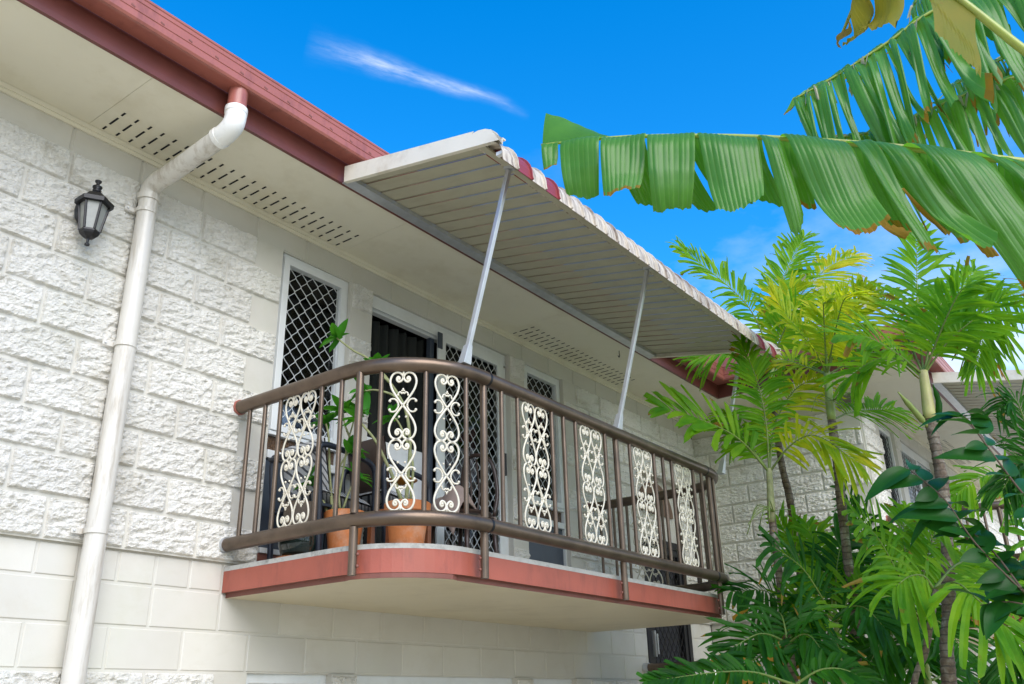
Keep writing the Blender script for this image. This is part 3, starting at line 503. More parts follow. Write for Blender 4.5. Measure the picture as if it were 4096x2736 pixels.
# ------------------------------------------------------------------ balconies
def outline(x0, x1, yf, R, n=14, y0=0.):
    p = [(x0, y0), (x0, yf+R)]
    p += [(x0+R-R*math.cos(a), yf+R-R*math.sin(a)) for a in [PI/2*i/n for i in range(1, n)]]
    p += [(x0+R, yf), (x1-R, yf)]
    p += [(x1-R+R*math.sin(a), yf+R-R*math.cos(a)) for a in [PI/2*i/n for i in range(1, n)]]
    return p+[(x1, yf+R), (x1, y0)]
def ribbon(p0, p1, z0, z1, mb):
    k = len(p0); mb.add([(x, y, z0) for x, y in p0]+[(x, y, z1) for x, y in p1], [(i, i+1, k+i+1, k+i) for i in range(k-1)])
def slab(dx, dy):
    sh = lambda P: [(x+dx, y+dy) for x, y in P]
    A = sh(outline(.405, 4.13, -1.335, .46)); k = len(A)
    Bv = []
    ins = sh(outline(.432, 4.103, -1.308, .433))
    for i, (p, q) in enumerate(zip(A, ins)):
        arcpt = (3 <= i <= 13) or (k-14 <= i <= k-4)
        Bv.append((p[0]*.9+q[0]*.1, p[1]*.9+q[1]*.1) if arcpt else q)
    top = MB(); top.add([(x, y, -.022) for x, y in A], [tuple(range(k))]); ribbon(A, A, -.046, -.022, top)
    s = top.build('balcony_slab', M['concrete'], bld)
    mb = MB(); ribbon(A, A, -.158, -.0465, mb)
    red = mb.build('painted_edge', M['red_paint'], s)
    low = [(.6*p[0]+.4*q[0], .6*p[1]+.4*q[1]) for p, q in zip(A, Bv)]
    mb = MB(); ribbon(Bv, Bv, -.183, -.159, mb); ribbon(Bv, A, -.159, -.158, mb); mb.build('drip_edge', M['red_dark'], s)
    MB().add([(x, y, -.1835) for x, y in Bv][::1], [tuple(range(k))[::-1]]).build('underside', M['under'], s)
    return s
slab(0, 0); slab(6.25, CY)

# railing: bent tubes, posts, balusters, cast scroll panels
def scroll_figure(mb, cx, cz, sc, hh, flip=1, sides=(1, 1), orn=1):
    U = sc                                   # full width
    half = [(-.165, .105), (-.14, .088), (-.185, .068), (-.238, .085), (-.242, .118), (-.17, .146), (-.07, .128), (-.012, .078), (-.07, .026), (-.22, .0), (-.40, .035), (-.49, .13), (-.43, .245), (-.27, .355), (-.10, .45), (0, .5)]
    st = half+[(-x, 1-v) for x, v in half[-2::-1]]
    for mx in (1, -1):
        P = [(cx+mx*x*U, 0, cz-v*hh) for x, v in st]
        mb.tube(crv(P, 3), .0058, 6, flat=.8, ref=(0, 1, 0))
        for x, v in (half[0], (-half[0][0], 1-half[0][1])): mb.ball((cx+mx*x*U, 0, cz-v*hh), .0085, 6, 5, (1, .9, 1))
        if sides[0 if mx > 0 else 1]:
            for sg in (1, -1):               # side brackets
                Q = [(-.16, .5-sg*.015), (-.20, .5-sg*.05), (-.27, .5-sg*.085), (-.36, .5-sg*.097), (-.45, .5-sg*.09), (-.50, .5-sg*.070)]
                mb.tube(crv([(cx+mx*x*U, 0, cz-v*hh) for x, v in Q], 3), .0048, 5, ref=(0, 1, 0)); mb.ball((cx+mx*-.485*U, 0, cz-(.5-sg*.066)*hh), .0075, 6, 5)
            mb.ball((cx+mx*-.165*U, 0, cz-.5*hh), .0065, 6, 4)
        mb.ball((cx+mx*.13*U, 0, cz-(.5+flip*.17)*hh), .0062, 6, 4)
    if orn:                                  # little crown inside one heart
        v0 = .5-flip*.185
        for mx in (1, -1):
            mb.tube(crv([(cx+mx*x*U, 0, cz-(v0-flip*v)*hh) for x, v in ((.19, -.035), (.17, .0), (.10, .015), (.05, -.01), (0, .01))], 3), .0042, 5, ref=(0, 1, 0))
            mb.ball((cx+mx*.19*U, 0, cz-(v0+flip*.03)*hh), .006, 6, 4); mb.ball((cx+mx*.04*U, 0, cz-(v0-flip*.035)*hh), .005, 6, 4)
        mb.ball((cx, 0, cz-(v0-flip*.055)*hh), .0062, 6, 5, (.8, .8, 1.3))
def panel_mesh(nf):
    mb = MB(); wd = .122 if nf > 1 else .136
    for i in range(nf):
        cx = (i-(nf-1)/2)*wd; sd = (i == 0, i == nf-1) if nf > 1 else (1, 1)
        scroll_figure(mb, cx, .826, wd*.99, .352, 1, (1, 1)); scroll_figure(mb, cx, .474, wd*.99, .352, -1, (1, 1))
        for z0, z1 in ((.80, .835), (.12, .15)): mb.tube([(cx, 0, z0), (cx, 0, z1)], .0062, 6)
    return mb.mesh('scroll_panel', M['cream_iron'], True)
PM1, PM2 = panel_mesh(1), panel_mesh(2)
def railing(label, group):
    t = thing('balcony_railing', label, 'railing', (2.25, -.7, -.05), group)
    RP = outline(.375, 4.115, -1.41, .5, 16, -.012); c0 = (.875, -.91)
    for nm, z, r in (('top_rail', .868, .039), ('bottom_rail', .087, .037)):
        rl = MB().tube([(x, y, z) for x, y in RP], r, 20).build(nm, M['bronze'], t, True, auto=40)
        for x in (.375, 4.115):
            MB().tube([(x, -.004, z), (x, -.05, z)], r+.005, 20).build('end_collar', M['galv'] if z < .5 else M['red_metal'], rl, True, auto=40)
        for x in (.93, 3.56): MB().tube([(x-.008, -1.41, z), (x+.008, -1.41, z)], r+.0015, 20).build('joint_sleeve', M['black'], rl, True, auto=40)
    def upright(x, y, r, z0=.11, z1=.85, nm='baluster'):
        return MB().tube([(x, y, z0), (x, y, z1)], r, 12).build(nm, M['bronze'], t, True, auto=40)
    def pan(x, y, rz, me):
        o_ = link('scroll_panel', me, t); o_.matrix_basis = Matrix.Translation((x, y, 0)) @ Matrix.Rotation(rz, 4, 'Z'); return o_
    for x in (.375, 4.115):
        for y in (-.14, -.275, -.408, -.742, -.895): upright(x, y, .0125)
        pan(x, -.575, PI/2, PM2)
    R = .5
    def arcp(deg, far): 
        a = math.radians(deg); x = c0[0]+R*math.cos(a); y = c0[1]+R*math.sin(a)
        return ((4.49-x) if far else x), y
    for far in (0, 1):
        for d_ in (-154, -128, -102): x, y = arcp(d_, far); upright(x, y, .0125)
        for d_ in (-141, -115): x, y = arcp(d_, far); pan(x, y, math.radians((d_+90) if not far else (-d_-90)), PM1)
    for x in (1.056, 1.202, 1.534, 1.657, 1.786, 2.124, 2.436, 2.763, 2.892, 3.022, 3.359, 3.498): upright(x, -1.41, .0125)
    for x in (1.365, 1.957, 2.605, 3.19): pan(x, -1.41, 0, PM2)
    for x, y, nx, ny in ((.378, -1.025, 1, 0), (4.112, -1.025, -1, 0), (.92, -1.395, 0, 1), (2.283, -1.395, 0, 1), (3.651, -1.395, 0, 1)):
        upright(x, y, .020, .12, .86, 'post')
        p = upright(x+nx*.003, y+ny*.003, .021, -.172, .055, 'post')
        for z in (-.075, -.13):
            mb = MB()
            tx, ty = -ny, nx
            for sgn in (1, -1): mb.ball((x+nx*.012+tx*.024*sgn, y+ny*.012+ty*.024*sgn, z), .0085, 8, 6)
            mb.build('bolt', M['red_dark'], p, True)
    return t
rail = railing('bronze tube railing with white scroll panels round the near balcony', 'balcony railings')
dup(rail, (6.25, CY, 0), 'bronze tube railing with white scroll panels on the farther balcony behind palms')

# ------------------------------------------------------------------ awning
def awning():
    X0, NP, PW = .485, 30, .126
    t = thing('metal_awning', 'cream slatted metal awning with rolled edge over the near balcony', 'awning', (2.37, -1.2, 2.1), 'balcony awnings')
    prof = [(-.70, 2.215), (-1.20, 2.115), (-1.68, 2.019)]
    cy, cz, R = -1.715, 1.850, .165          # rolled nose
    a0 = math.radians(78)
    for i in range(9):
        a = a0+(math.radians(183)-a0)*i/8
        prof.append((cy+R*math.cos(a)*1.05, cz+R*math.sin(a)))
    prof.append((-1.893, 1.822))
    nrm = []
    for i in range(len(prof)):
        p, q = prof[max(i-1, 0)], prof[min(i+1, len(prof)-1)]; d = Vector((q[0]-p[0], q[1]-p[1])).normalized(); nrm.append((d.y, -d.x))
    nrm = [(n_[0], n_[1]) if n_[1] > 0 or n_[0] < -.3 else (-n_[0], -n_[1]) for n_ in nrm]
    cs = [(0, -.004), (.1145, .0), (.1152, .010), (.116, .020), (.1195, .023), (.1230, .020), (.1238, .010), (.1245, -.001)]
    def panel(mi):
        mb = MB()
        hs_ = [1, 1, 1]+[.55]*20
        P = [[(u, y+n_[0]*h*k_, z+n_[1]*h*k_) for u, h in cs] for (y, z), n_, k_ in zip(prof, nrm, hs_)]
        Q = [[(u, y+n_[0]*(h*k_-.003), z+n_[1]*(h*k_-.003)) for u, h in cs] for (y, z), n_, k_ in zip(prof, nrm, hs_)]
        mb.mi = 0; mb.grid(Q); k = len(mb.f)
        mb.mi = 1; mb.grid(P)
        for i in range(len(mb.f)):           # rolled part in the stained colour on both faces
            if (i % k)//(len(cs)-1) >= 3: mb.m[i] = 1
        a, b = len(prof), len(cs)
        mb.mi = 1; mb.add([P[-1][j] for j in range(b)]+[Q[-1][j] for j in range(b)], [(j, j+1, b+j+1, b+j) for j in range(b-1)])
        return mb.mesh('awning_panel', [M['awning'], M['awning_red'] if mi else M['bull']])
    m0, m1 = panel(0), panel(1)
    for i in range(NP):
        o_ = link('awning_panel', m1 if i in (1, 3, NP-2, NP-4) else m0, t); o_.matrix_basis = Matrix.Translation((X0+i*PW, 0, 0))
    X1 = X0+NP*PW
    # end plates follow the section: straight plate with a rounded outer end
    for x, nm in ((X0-.006, 'end_plate'), (X1+.002, 'end_plate')):
        up = [(-.695, 2.282), (-1.70, 2.078)]+[(-1.715+.185*math.cos(a)*.95, 1.885+.185*math.sin(a)) for a in [math.radians(80+ (172-80)*i/6) for i in range(7)]]
        lo = [(-1.892, 1.945), (-.695, 2.172)]
        pl = up+lo; k = len(pl); mb = MB()
        mb.add([(x, y, z) for y, z in pl]+[(x+.004, y, z) for y, z in pl], [tuple(range(k)), tuple(range(2*k-1, k-1, -1))]+[(i, k+i, k+(i+1) % k, (i+1) % k) for i in range(k)])
        ep = mb.build(nm, M['awning_plate'], t)
        fl = MB(); d = Vector((0, -1.892+.695, 1.945-2.172)); L_ = d.length; d.normalize(); n2 = Vector((0, -d.z, d.y))*-1
        s_ = 1 if x < 1 else -1
        fl.obox((x+.012*s_+.002, (-1.892-.695)/2, (1.945+2.172)/2+.004), (1, 0, 0), d, (0, -d.z, d.y), (.012, L_/2, .004)); fl.build('flange', M['awning_plate'], ep)
    mb = MB(); mb.box(X0, X1, -.745, -.675, 2.172, 2.176); mb.box(X0, X1, -.749, -.745, 2.172, 2.20); mb.build('wall_channel', M['galv'], t)
    d = Vector((0, -1.04, -.208)).normalized(); nn = Vector((0, -d.z, d.y))
    mb = MB(); mb.obox(((X0+X1)/2, -1.73, 1.985), (1, 0, 0), d, nn, ((X1-X0)/2-.01, .022, .006)); mb.build('front_bearer', M['awning'], t)
    for x in (.748, 2.298, 3.881):
        a, b = Vector((x, -1.408, .905)), Vector((x, -1.735, 1.99)); ax = (b-a).normalized(); c = (a+b)/2
        s_ = MB().obox(c, (1, 0, 0), ax.cross(Vector((1, 0, 0))), ax, (.013, .013, (b-a).length/2-.03)).build('strut', M['galv'], t, bevel=.003)
        ft = MB(); ft.add([(x-.03, -1.43, .90), (x+.03, -1.43, .90), (x+.03, -1.385, .90), (x-.03, -1.385, .90), (x-.016, -1.452, 1.0), (x+.016, -1.452, 1.0), (x+.016, -1.415, 1.0), (x-.016, -1.415, 1.0)],
                          [(0, 1, 2, 3), (0, 4, 5, 1), (1, 5, 6, 2), (2, 6, 7, 3), (3, 7, 4, 0), (4, 7, 6, 5)]); ft.build('foot_bracket', M['galv'], s_, bevel=.002)
        MB().tube([(x+.012, -1.43, .965), (x+.026, -1.43, .965)], .006, 8).build('bolt', M['black'], s_)
        MB().obox(b+Vector((0, 0, -.015)), (1, 0, 0), d, nn, (.02, .03, .012)).build('head_bracket', M['galv'], s_)
    MB().box(X0+.03, X0+.055, -1.875, -1.82, 1.89, 1.91).build('end_bracket', M['white'], t)
    return t
aw = awning(); dup(aw, (6.25, CY, 0), 'cream slatted metal awning of the farther balcony at right edge')

# ------------------------------------------------------------------ downpipe
dp = thing('downpipe', 'cream round downpipe bending from the red gutter down the left wall', 'downpipe', (-.37, -.08, GZ))
xo, yo = -.325, -.735; xw, yw = -.385, -.088; R = .052
MB().tube([(xo, yo, 2.33), (xo, yo, 2.185)], .050, 24).build('gutter_outlet', M['red_metal'], dp, True, auto=40)
el = crv([(xo, yo, 2.20), (xo, yo, 2.15), (xo-.002, yo+.012, 2.105), (xo-.006, yo+.055, 2.075), (xo-.011, yo+.105, 2.062)], 6)
MB().tube(el, .0565, 24).build('upper_elbow', M['pvc_white'], dp, True, auto=40)
MB().tube([(xo, yo, 2.172), (xo, yo, 2.203)], .0595, 24).build('elbow_collar', M['pvc_white'], dp, True, auto=40)
dd = (Vector((xw, yw, 1.945))-Vector((xo-.011, yo+.105, 2.062))).normalized(); p0 = Vector((xo-.011, yo+.105, 2.062))
MB().tube([p0-dd*.012, p0+dd*.014], .0595, 24).build('elbow_collar', M['pvc_white'], dp, True, auto=40)
lo = crv([p0-dd*.01, p0+dd*.2, p0+dd*.40, Vector((xw, yw-.075, 1.962)), Vector((xw, yw-.022, 1.938)), Vector((xw, yw, 1.895)), Vector((xw, yw, 1.86))], 6)
MB().tube(lo, R, 24).build('offset_pipe', M['pvc'], dp, True, auto=40)
MB().tube([(xw, yw, 1.895), (xw, yw, 1.86)], .0575, 24).build('elbow_collar', M['pvc'], dp, True, auto=40)
MB().tube([(xw+.004, yw, 1.865), (xw+.001, yw, GZ)], R*.985, 24).build('pipe', M['pvc'], dp, True, auto=40)
for z in (1.79, 1.0, .05):
    b = MB(); b.tube([(xw, yw, z+.011), (xw, yw, z-.011)], R+.0035, 24); b.box(xw-.105, xw-.04, yw+.03, yw+.035, z-.012, z+.012); b.build('wall_strap', M['pvc'], dp, False)
    MB().ball((xw-.09, yw+.027, z), .006, 8, 5).build('screw', M['galv'], dp)

# ------------------------------------------------------------------ wall lantern
LX, LY, LZ = -.690, -.135, 1.60
ln = thing('wall_lantern', 'small black hexagonal coach lantern with frosted panes on the block wall', 'lantern', (LX, 0, LZ))
def ring6(r, z, rot=0): return [(LX+r*math.cos(PI/3*i+rot), LY+r*math.sin(PI/3*i+rot), z) for i in range(6)]
def hexfr(mb, rings, cap=True):
    vs = [p for r_ in rings for p in r_]; k = len(rings)
    mb.add(vs, [(i*6+j, i*6+(j+1) % 6, (i+1)*6+(j+1) % 6, (i+1)*6+j) for i in range(k-1) for j in range(6)]+([tuple(range(6))[::-1], tuple((k-1)*6+j for j in range(6))] if cap else []))
rt = PI/6
mb = MB(); hexfr(mb, [ring6(.066, 1.668, rt), ring6(.092, 1.668, rt), ring6(.094, 1.690, rt), ring6(.075, 1.700, rt), ring6(.055, 1.726, rt), ring6(.026, 1.742, rt), ring6(.018, 1.752, rt)]); mb.build('roof_cap', M['black'], ln)
mb = MB(); mb.lathe([(.020, 1.748), (.022, 1.762), (.015, 1.768), (.024, 1.777), (.024, 1.783), (.010, 1.792), (.008, 1.802), (.016, 1.812), (.017, 1.818), (.002, 1.822)], 12, (LX, LY, 0)); mb.build('finial', M['black'], ln, True)
mb = MB(); hexfr(mb, [ring6(.003, 1.474, rt), ring6(.030, 1.486, rt), ring6(.044, 1.500, rt), ring6(.049, 1.512, rt), ring6(.049, 1.522, rt)]); mb.lathe([(.004, 1.436), (.012, 1.440), (.013, 1.448), (.006, 1.456), (.008, 1.476)], 10, (LX, LY, 0)); mb.build('base', M['black'], ln)
tp, bt = ring6(.070, 1.668, rt), ring6(.047, 1.521, rt)
mb = MB()
for i in range(6): mb.tube([bt[i], tp[i]], .0065, 6)
mb.build('frame_bars', M['black'], ln)
for i in range(6):
    j = (i+1) % 6; sh = lambda p: (LX+(p[0]-LX)*.95, LY+(p[1]-LY)*.95, p[2])
    MB().add([sh(bt[i]), sh(bt[j]), sh(tp[j]), sh(tp[i])], [(0, 1, 2, 3)]).build('pane', M['frost'], ln)
mb = MB(); mb.add([], []); pr = [(.002, 0), (.062, 0), (.066, .01), (.055, .02), (.03, .026), (.002, .028)]
vs = [(LX+r*math.cos(2*PI*k/20)*.8, -.035-h, 1.665+r*math.sin(2*PI*k/20)*1.25) for r, h in pr for k in range(20)]
mb.add(vs, [(i*20+j, i*20+(j+1) % 20, (i+1)*20+(j+1) % 20, (i+1)*20+j) for i in range(5) for j in range(20)]); mb.build('wall_plate', M['black'], ln, True, auto=40)
MB().tube(crv([(LX, -.05, 1.64), (LX, -.085, 1.655), (LX, -.105, 1.69), (LX, -.125, 1.71)], 5), .013, 10).build('arm', M['black'], ln, True)

# ------------------------------------------------------------------ house number, hook
fc = bpy.data.curves.new('nine', 'FONT'); fc.body = '9'; fc.size = .118; fc.extrude = .004; fc.bevel_depth = .0012; fc.align_x = 'CENTER'; fc.align_y = 'CENTER'; fc.offset = .0015
fo = bpy.data.objects.new('tmp', fc); COL.objects.link(fo); dg = bpy.context.evaluated_depsgraph_get()
me = bpy.data.meshes.new_from_object(fo.evaluated_get(dg)); bpy.data.objects.remove(fo); me.materials.clear(); me.materials.append(M['dark_wood'])
nb = link('house_number', me); nb.matrix_basis = Matrix.Translation((1.325, -.012, 1.712)) @ Matrix.Rotation(PI/2, 4, 'X') @ Matrix.Rotation(-.06, 4, 'Z'); tag(nb, 'dark metal numeral 9 on the pier between window and sliding door', 'house number')
hk = MB().tube(crv([(3.97, -.53, 2.2), (3.97, -.53, 2.17), (3.975, -.53, 2.155), (3.962, -.53, 2.135), (3.944, -.53, 2.145)], 5), .004, 6).build('ceiling_hook', M['black'], None, True); tag(hk, 'small dark metal hook screwed into the eave soffit', 'hook')

# ------------------------------------------------------------------ stair railing below
sr = thing('stair_railing', 'bronze tube handrail of the stair landing below the balcony', 'railing', (4.95, -.5, -1.35))
MB().tube(crv([(4.95, -.012, -.452), (4.95, -.4, -.452), (4.95, -.74, -.452), (4.95, -.82, -.47), (4.95, -1.04, -.615), (4.95, -2.3, -1.48)], 6), .036, 18).build('handrail', M['bronze'], sr, True, auto=40)
MB().tube([(4.95, -.004, -.452), (4.95, -.05, -.452)], .043, 18).build('end_collar', M['galv'], sr, True, auto=40)
for y in (-.15, -.29, -.43, -.57): MB().tube([(4.95, y, -.47), (4.95, y, -1.25)], .0125, 10).build('baluster', M['bronze'], sr, True)
MB().tube([(4.95, -.74, -.46), (4.95, -.74, -1.42)], .021, 12).build('post', M['bronze'], sr, True)
for i in range(5): MB().tube([(4.95, -.95-.2*i, -.58-.137*i), (4.95, -.95-.2*i, -1.4-.2*i)], .0125, 10).build('baluster', M['bronze'], sr, True)
ld = MB(); ld.box(4.9, 6.2, -.85, -.22+.2, -1.55, -1.36)
for i in range(6): ld.box(5.0, 6.1, -.85-.25*(i+1), -.851-.25*i, GZ, -1.55-.17*i)
ld = ld.build('stair_landing', M['concrete']); tag(ld, 'concrete stair landing and steps in front of the black security door', 'stairs')

# ------------------------------------------------------------------ things on the balcony (floor at z = -.022)
F = -.022
def pot(t, x, y, r, h, m, rim=True):
    pr = [(r*.70, 0), (r*.96, h*.80), (r*1.06, h*.82), (r*1.08, h*.98), (r*1.02, h), (r*.93, h*.985), (r*.88, h*.86), (.001, h*.86)]
    MB().lathe(pr, 32, (x, y, F+.014)).build('pot', m, t, True, auto=35)
    MB().lathe([(r*.86, 0), (r*.86, .006), (.001, .012)], 24, (x, y, F+.014+h*.87)).build('soil', M['soil'], t)
def saucer(x, y, r, label):
    o_ = MB().lathe([(r*.8, 0), (r, .022), (r*.97, .026), (r*.9, .012), (.001, .011)], 32, (0, 0, 0)).build('plant_saucer', M['terracotta'], None, True, auto=35); o_.location = (x, y, F+.001); tag(o_, label, 'saucer', 'terracotta saucers')
def leaf_mesh(Ln, W, fold=.12, droop=.15, name='leaf', m='plum', tip=.0, n=8):
    P = []
    for i in range(n):
        v = i/(n-1); w_ = W*(math.sin(PI*min(1, v**.75*1.0))**.8)*(1-.0*v)+.0008
        if i == n-1: w_ = .0008
        z = -droop*Ln*v*v; P.append([(-w_, v*Ln, z+fold*w_), (-w_*.5, v*Ln, z+fold*w_*.35), (0, v*Ln, z), (w_*.5, v*Ln, z+fold*w_*.35), (w_, v*Ln, z+fold*w_)])
    return MB().grid(P).mesh(name, M[m], True)
def orient(d, up=(0, 0, 1), roll=0):
    d = Vector(d).normalized(); u_ = Vector(up); x = d.cross(u_)
    if x.length < .05: x = d.cross(Vector((1, 0, 0)))
    x.normalize(); z = x.cross(d); q = Matrix((x, d, z)).transposed().to_4x4()
    return q @ Matrix.Rotation(roll, 4, 'Y')
PLM = [leaf_mesh(.13, .025, .35, .2), leaf_mesh(.11, .027, .3, .1), leaf_mesh(.095, .020, .3, .3)]
def rosette(t, p, d, n, sc=1.):
    d = Vector(d).normalized()
    for i in range(n):
        a = i*2.4+rr(0, .5); e = rr(.15, .9); s_ = d.orthogonal().normalized(); s2 = d.cross(s_)
        dr = (s_*math.cos(a)+s2*math.sin(a))*math.cos(e)+d*math.sin(e)
        o_ = link('leaf', random.choice(PLM), t); o_.matrix_basis = Matrix.Translation(Vector(p)-d*rr(0, .03)) @ orient(dr, (0, 0, 1), rr(-.4, .4)) @ Matrix.Diagonal((sc*rr(.75, 1.15), sc*rr(.75, 1.15), 1, 1))
def frangipani(t, branches, r0, nl, sc=1.0, mids=()):
    for bi, B in enumerate(branches):
        c = crv(B, 5); k = len(c); r1 = r0*(1 if bi < 2 else .75)
        MB().tube(c, [r1*(1-.55*i/k) for i in range(k)], 9).build('branch', M['stem'], t, True)
        rosette(t, c[-1], c[-1]-c[-3], nl, sc)
    for p, d in mids: rosette(t, p, d, 4, sc)
t = thing('potted_plant', 'frangipani in a terracotta pot by the near rail post', 'potted plant', (.80, -.50, F), 'potted plants'); pot(t, .80, -.50, .108, .27, M['terracotta']); frangipani(t, VEG['pl1'], .0095, 13)
saucer(.80, -.50, .13, 'terracotta saucer under the left terracotta pot')
t = thing('potted_plant', 'taller frangipani in the terracotta pot at the rounded balcony corner', 'potted plant', (.92, -.86, F), 'potted plants'); pot(t, .92, -.86, .118, .285, M['terracotta']); frangipani(t, VEG['pl2'], .0115, 11)
t = thing('planter', 'dark green glazed round pot with brown neck behind first scroll panel', 'planter', (.60, -.36, F))
MB().lathe([(.06, 0), (.088, .03), (.105, .08), (.104, .12), (.095, .15)], 32, (.60, -.36, F+.014)).build('glazed_bowl', M['glaze'], t, True)
MB().lathe([(.094, 0), (.085, .15), (.088, .16), (.08, .158), (.001, .15)], 32, (.60, -.36, F+.163)).build('brown_neck', M['brown_pot'], t, True, auto=40)
saucer(.60, -.36, .115, 'terracotta saucer under the dark green glazed pot')
# armchair with ticking cushions
def cushion(mb, c, ax, ay, az, h):
    c, ax, ay, az = Vector(c), Vector(ax).normalized(), Vector(ay).normalized(), Vector(az).normalized()
    for sg in (1, -1):
        P = []
        for i in range(9):
            row = []
            for j in range(9):
                u_, v_ = -1+i/4, -1+j/4; e = (1-abs(u_)**5)*(1-abs(v_)**5)
                row.append(c+ax*h[0]*u_+ay*h[1]*v_+az*h[2]*sg*(.12+.88*e**.5))
            P.append(row if sg > 0 else row[::-1])
        mb.grid(P)
t = thing('armchair', 'navy tubular armchair with striped cushions behind the potted plants', 'armchair', (.95, -.30, F), 'balcony seats')
for y in (-.46, -.06):
    MB().tube(crv([(.66, y, F), (.64, y, .35), (.62, y, .58), (.66, y, .63), (.80, y, .625), (.98, y, .60), (1.045, y, .56), (1.06, y, .45), (1.06, y, F)], 6), .017, 10).build('arm_frame', M['navy'], t, True)
mb = MB(); mb.tube([(.66, -.46, .30), (.66, -.06, .30)], .014, 8); mb.tube([(1.05, -.46, .30), (1.05, -.06, .30)], .014, 8); mb.tube([(.62, -.46, .60), (.60, -.06, .60)], .014, 8); mb.build('cross_tubes', M['navy'], t); MB().box(.66, 1.05, -.45, -.07, .29, .305).build('seat_frame', M['navy'], t)
mb = MB(); cushion(mb, (.88, -.26, .355), (1, 0, -.08), (0, 1, 0), (.08, 0, 1), (.22, .185, .05)); mb.build('seat_cushion', M['stripe'], t, True)
mb = MB(); cushion(mb, (.70, -.26, .52), (-.22, 0, 1), (0, 1, 0), (1, 0, .22), (.16, .185, .045)); mb.build('back_cushion', M['stripe'], t, True)
t = thing('armchair', 'second navy armchair with striped seat deeper on the balcony by the door', 'armchair', (1.42, -.30, F), 'balcony seats')
for y in (-.42, -.06):
    MB().tube(crv([(1.20, y, F), (1.18, y, .40), (1.17, y, .60), (1.22, y, .65), (1.34, y, .62), (1.50, y, .60), (1.56, y, .56), (1.575, y, .46), (1.575, y, F)], 6), .017, 10).build('arm_frame', M['navy'], t, True)
mb = MB(); cushion(mb, (1.38, -.24, .44), (1, 0, -.10), (0, 1, 0), (.10, 0, 1), (.20, .165, .05)); mb.build('seat_cushion', M['stripe'], t, True)
mb = MB(); mb.box(1.19, 1.57, -.41, -.07, .36, .376); mb.build('seat_frame', M['navy'], t)
mb = MB(); cushion(mb, (1.21, -.24, .64), (-.2, 0, 1), (0, 1, 0), (1, 0, .2), (.17, .165, .04)); mb.build('back_pad', M['brown_chair'], t, True)
t = thing('wooden_stool', 'low red brown timber stool between the armchairs and terracotta pots', 'stool', (1.10, -.62, F))
MB().box(.93, 1.30, -.72, -.52, .255, .28).build('top', M['wood'], t, bevel=.004)
for x in (.95, 1.26):
    for y in (-.70, -.555): MB().box(x, x+.03, y, y+.03, F, .255).build('leg', M['wood'], t)
t = thing('wooden_chair', 'dark bentwood chair standing before the screen door', 'chair', (2.05, -.32, F), 'balcony seats')
MB().lathe([(.001, 0), (.19, 0), (.20, .012), (.19, .026), (.001, .03)], 28, (1.98, -.36, .42)).build('seat', M['dark_wood'], t, True, auto=40)
MB().tube(crv([(2.14, -.50, .44), (2.18, -.50, .62), (2.16, -.46, .83), (2.12, -.34, .885), (2.16, -.22, .83), (2.18, -.18, .62), (2.14, -.20, .44)], 6), .014, 10).build('back_hoop', M['dark_wood'], t, True)
for y in (-.42, -.35, -.28): MB().tube(crv([(2.13, y, .44), (2.17, y, .62), (2.14, y, .86)], 5), .007, 8).build('spindle', M['dark_wood'], t, True)
for x, y in ((1.85, -.5), (2.12, -.5), (1.85, -.22), (2.12, -.22)): MB().tube([(x, y, .42), (x+(x-1.98)*.25, y+(y+.36)*.25, F)], .016, 10).build('leg', M['dark_wood'], t, True)
mb = MB(); P = []
for i in range(24):
    row = []
    for j in range(14):
        u_, v_ = i/23, j/13; x = 1.70+.50*u_; y = -.52+.34*v_
        z = .47+.05*math.sin(5*u_+2*v_)*math.sin(3*v_+1)+.035*math.sin(9*u_-4*v_)+.06*(1-abs(2*u_-.8))
        if u_ < .15: z -= (.15-u_)*.9
        if v_ < .2: z -= (.2-v_)*.5
        row.append((x, y, max(z, .455) if (u_ > .3 and v_ > .2) else z))
    P.append(row)
mb.grid(P); o = mb.build('blanket', M['cloth'], None, True); sm = o.modifiers.new('thick', 'SOLIDIFY'); sm.thickness = .012; tag(o, 'crumpled taupe blanket heaped on the dark bentwood chair', 'blanket')
o = MB().lathe([(.001, 0), (.07, .002), (.10, .018), (.098, .022), (.06, .008), (.001, .008)], 24).build('plastic_tray', M['orange'], None, True, auto=40); o.location = (1.60, -.16, .622); tag(o, 'orange plastic tray lying on the far armchair frame', 'tray')
# inside: curtain, blue pad and white panel, both standing in for reflections
P = [[(1.44+.70*i/60, .16+.028*math.sin(i*.75)+.012*math.sin(i*1.9), z) for z in (.02, .5, 1.0, 1.5, 1.88)] for i in range(61)]
o = MB().grid(P).build('curtain', M['curtain'], None, True); tag(o, 'dark pleated curtain hanging inside the open sliding door', 'curtain')
mb = MB(); cushion(mb, (.86, .17, .93), (1, 0, .05), (0, .3, 1), (0, -1, .3), (.20, .10, .04)); o = mb.build('cushion', M['blue'], None, True); tag(o, 'blue pad standing in for a reflection low in the meshed window', 'cushion')
mb = MB(); mb.box(1.47, 2.12, .105, .13, .62, .98); o = mb.build('reflection_panel', M['white'], None, bevel=.006); tag(o, 'white panel standing in for a reflection low in the open doorway', 'reflection_panel')

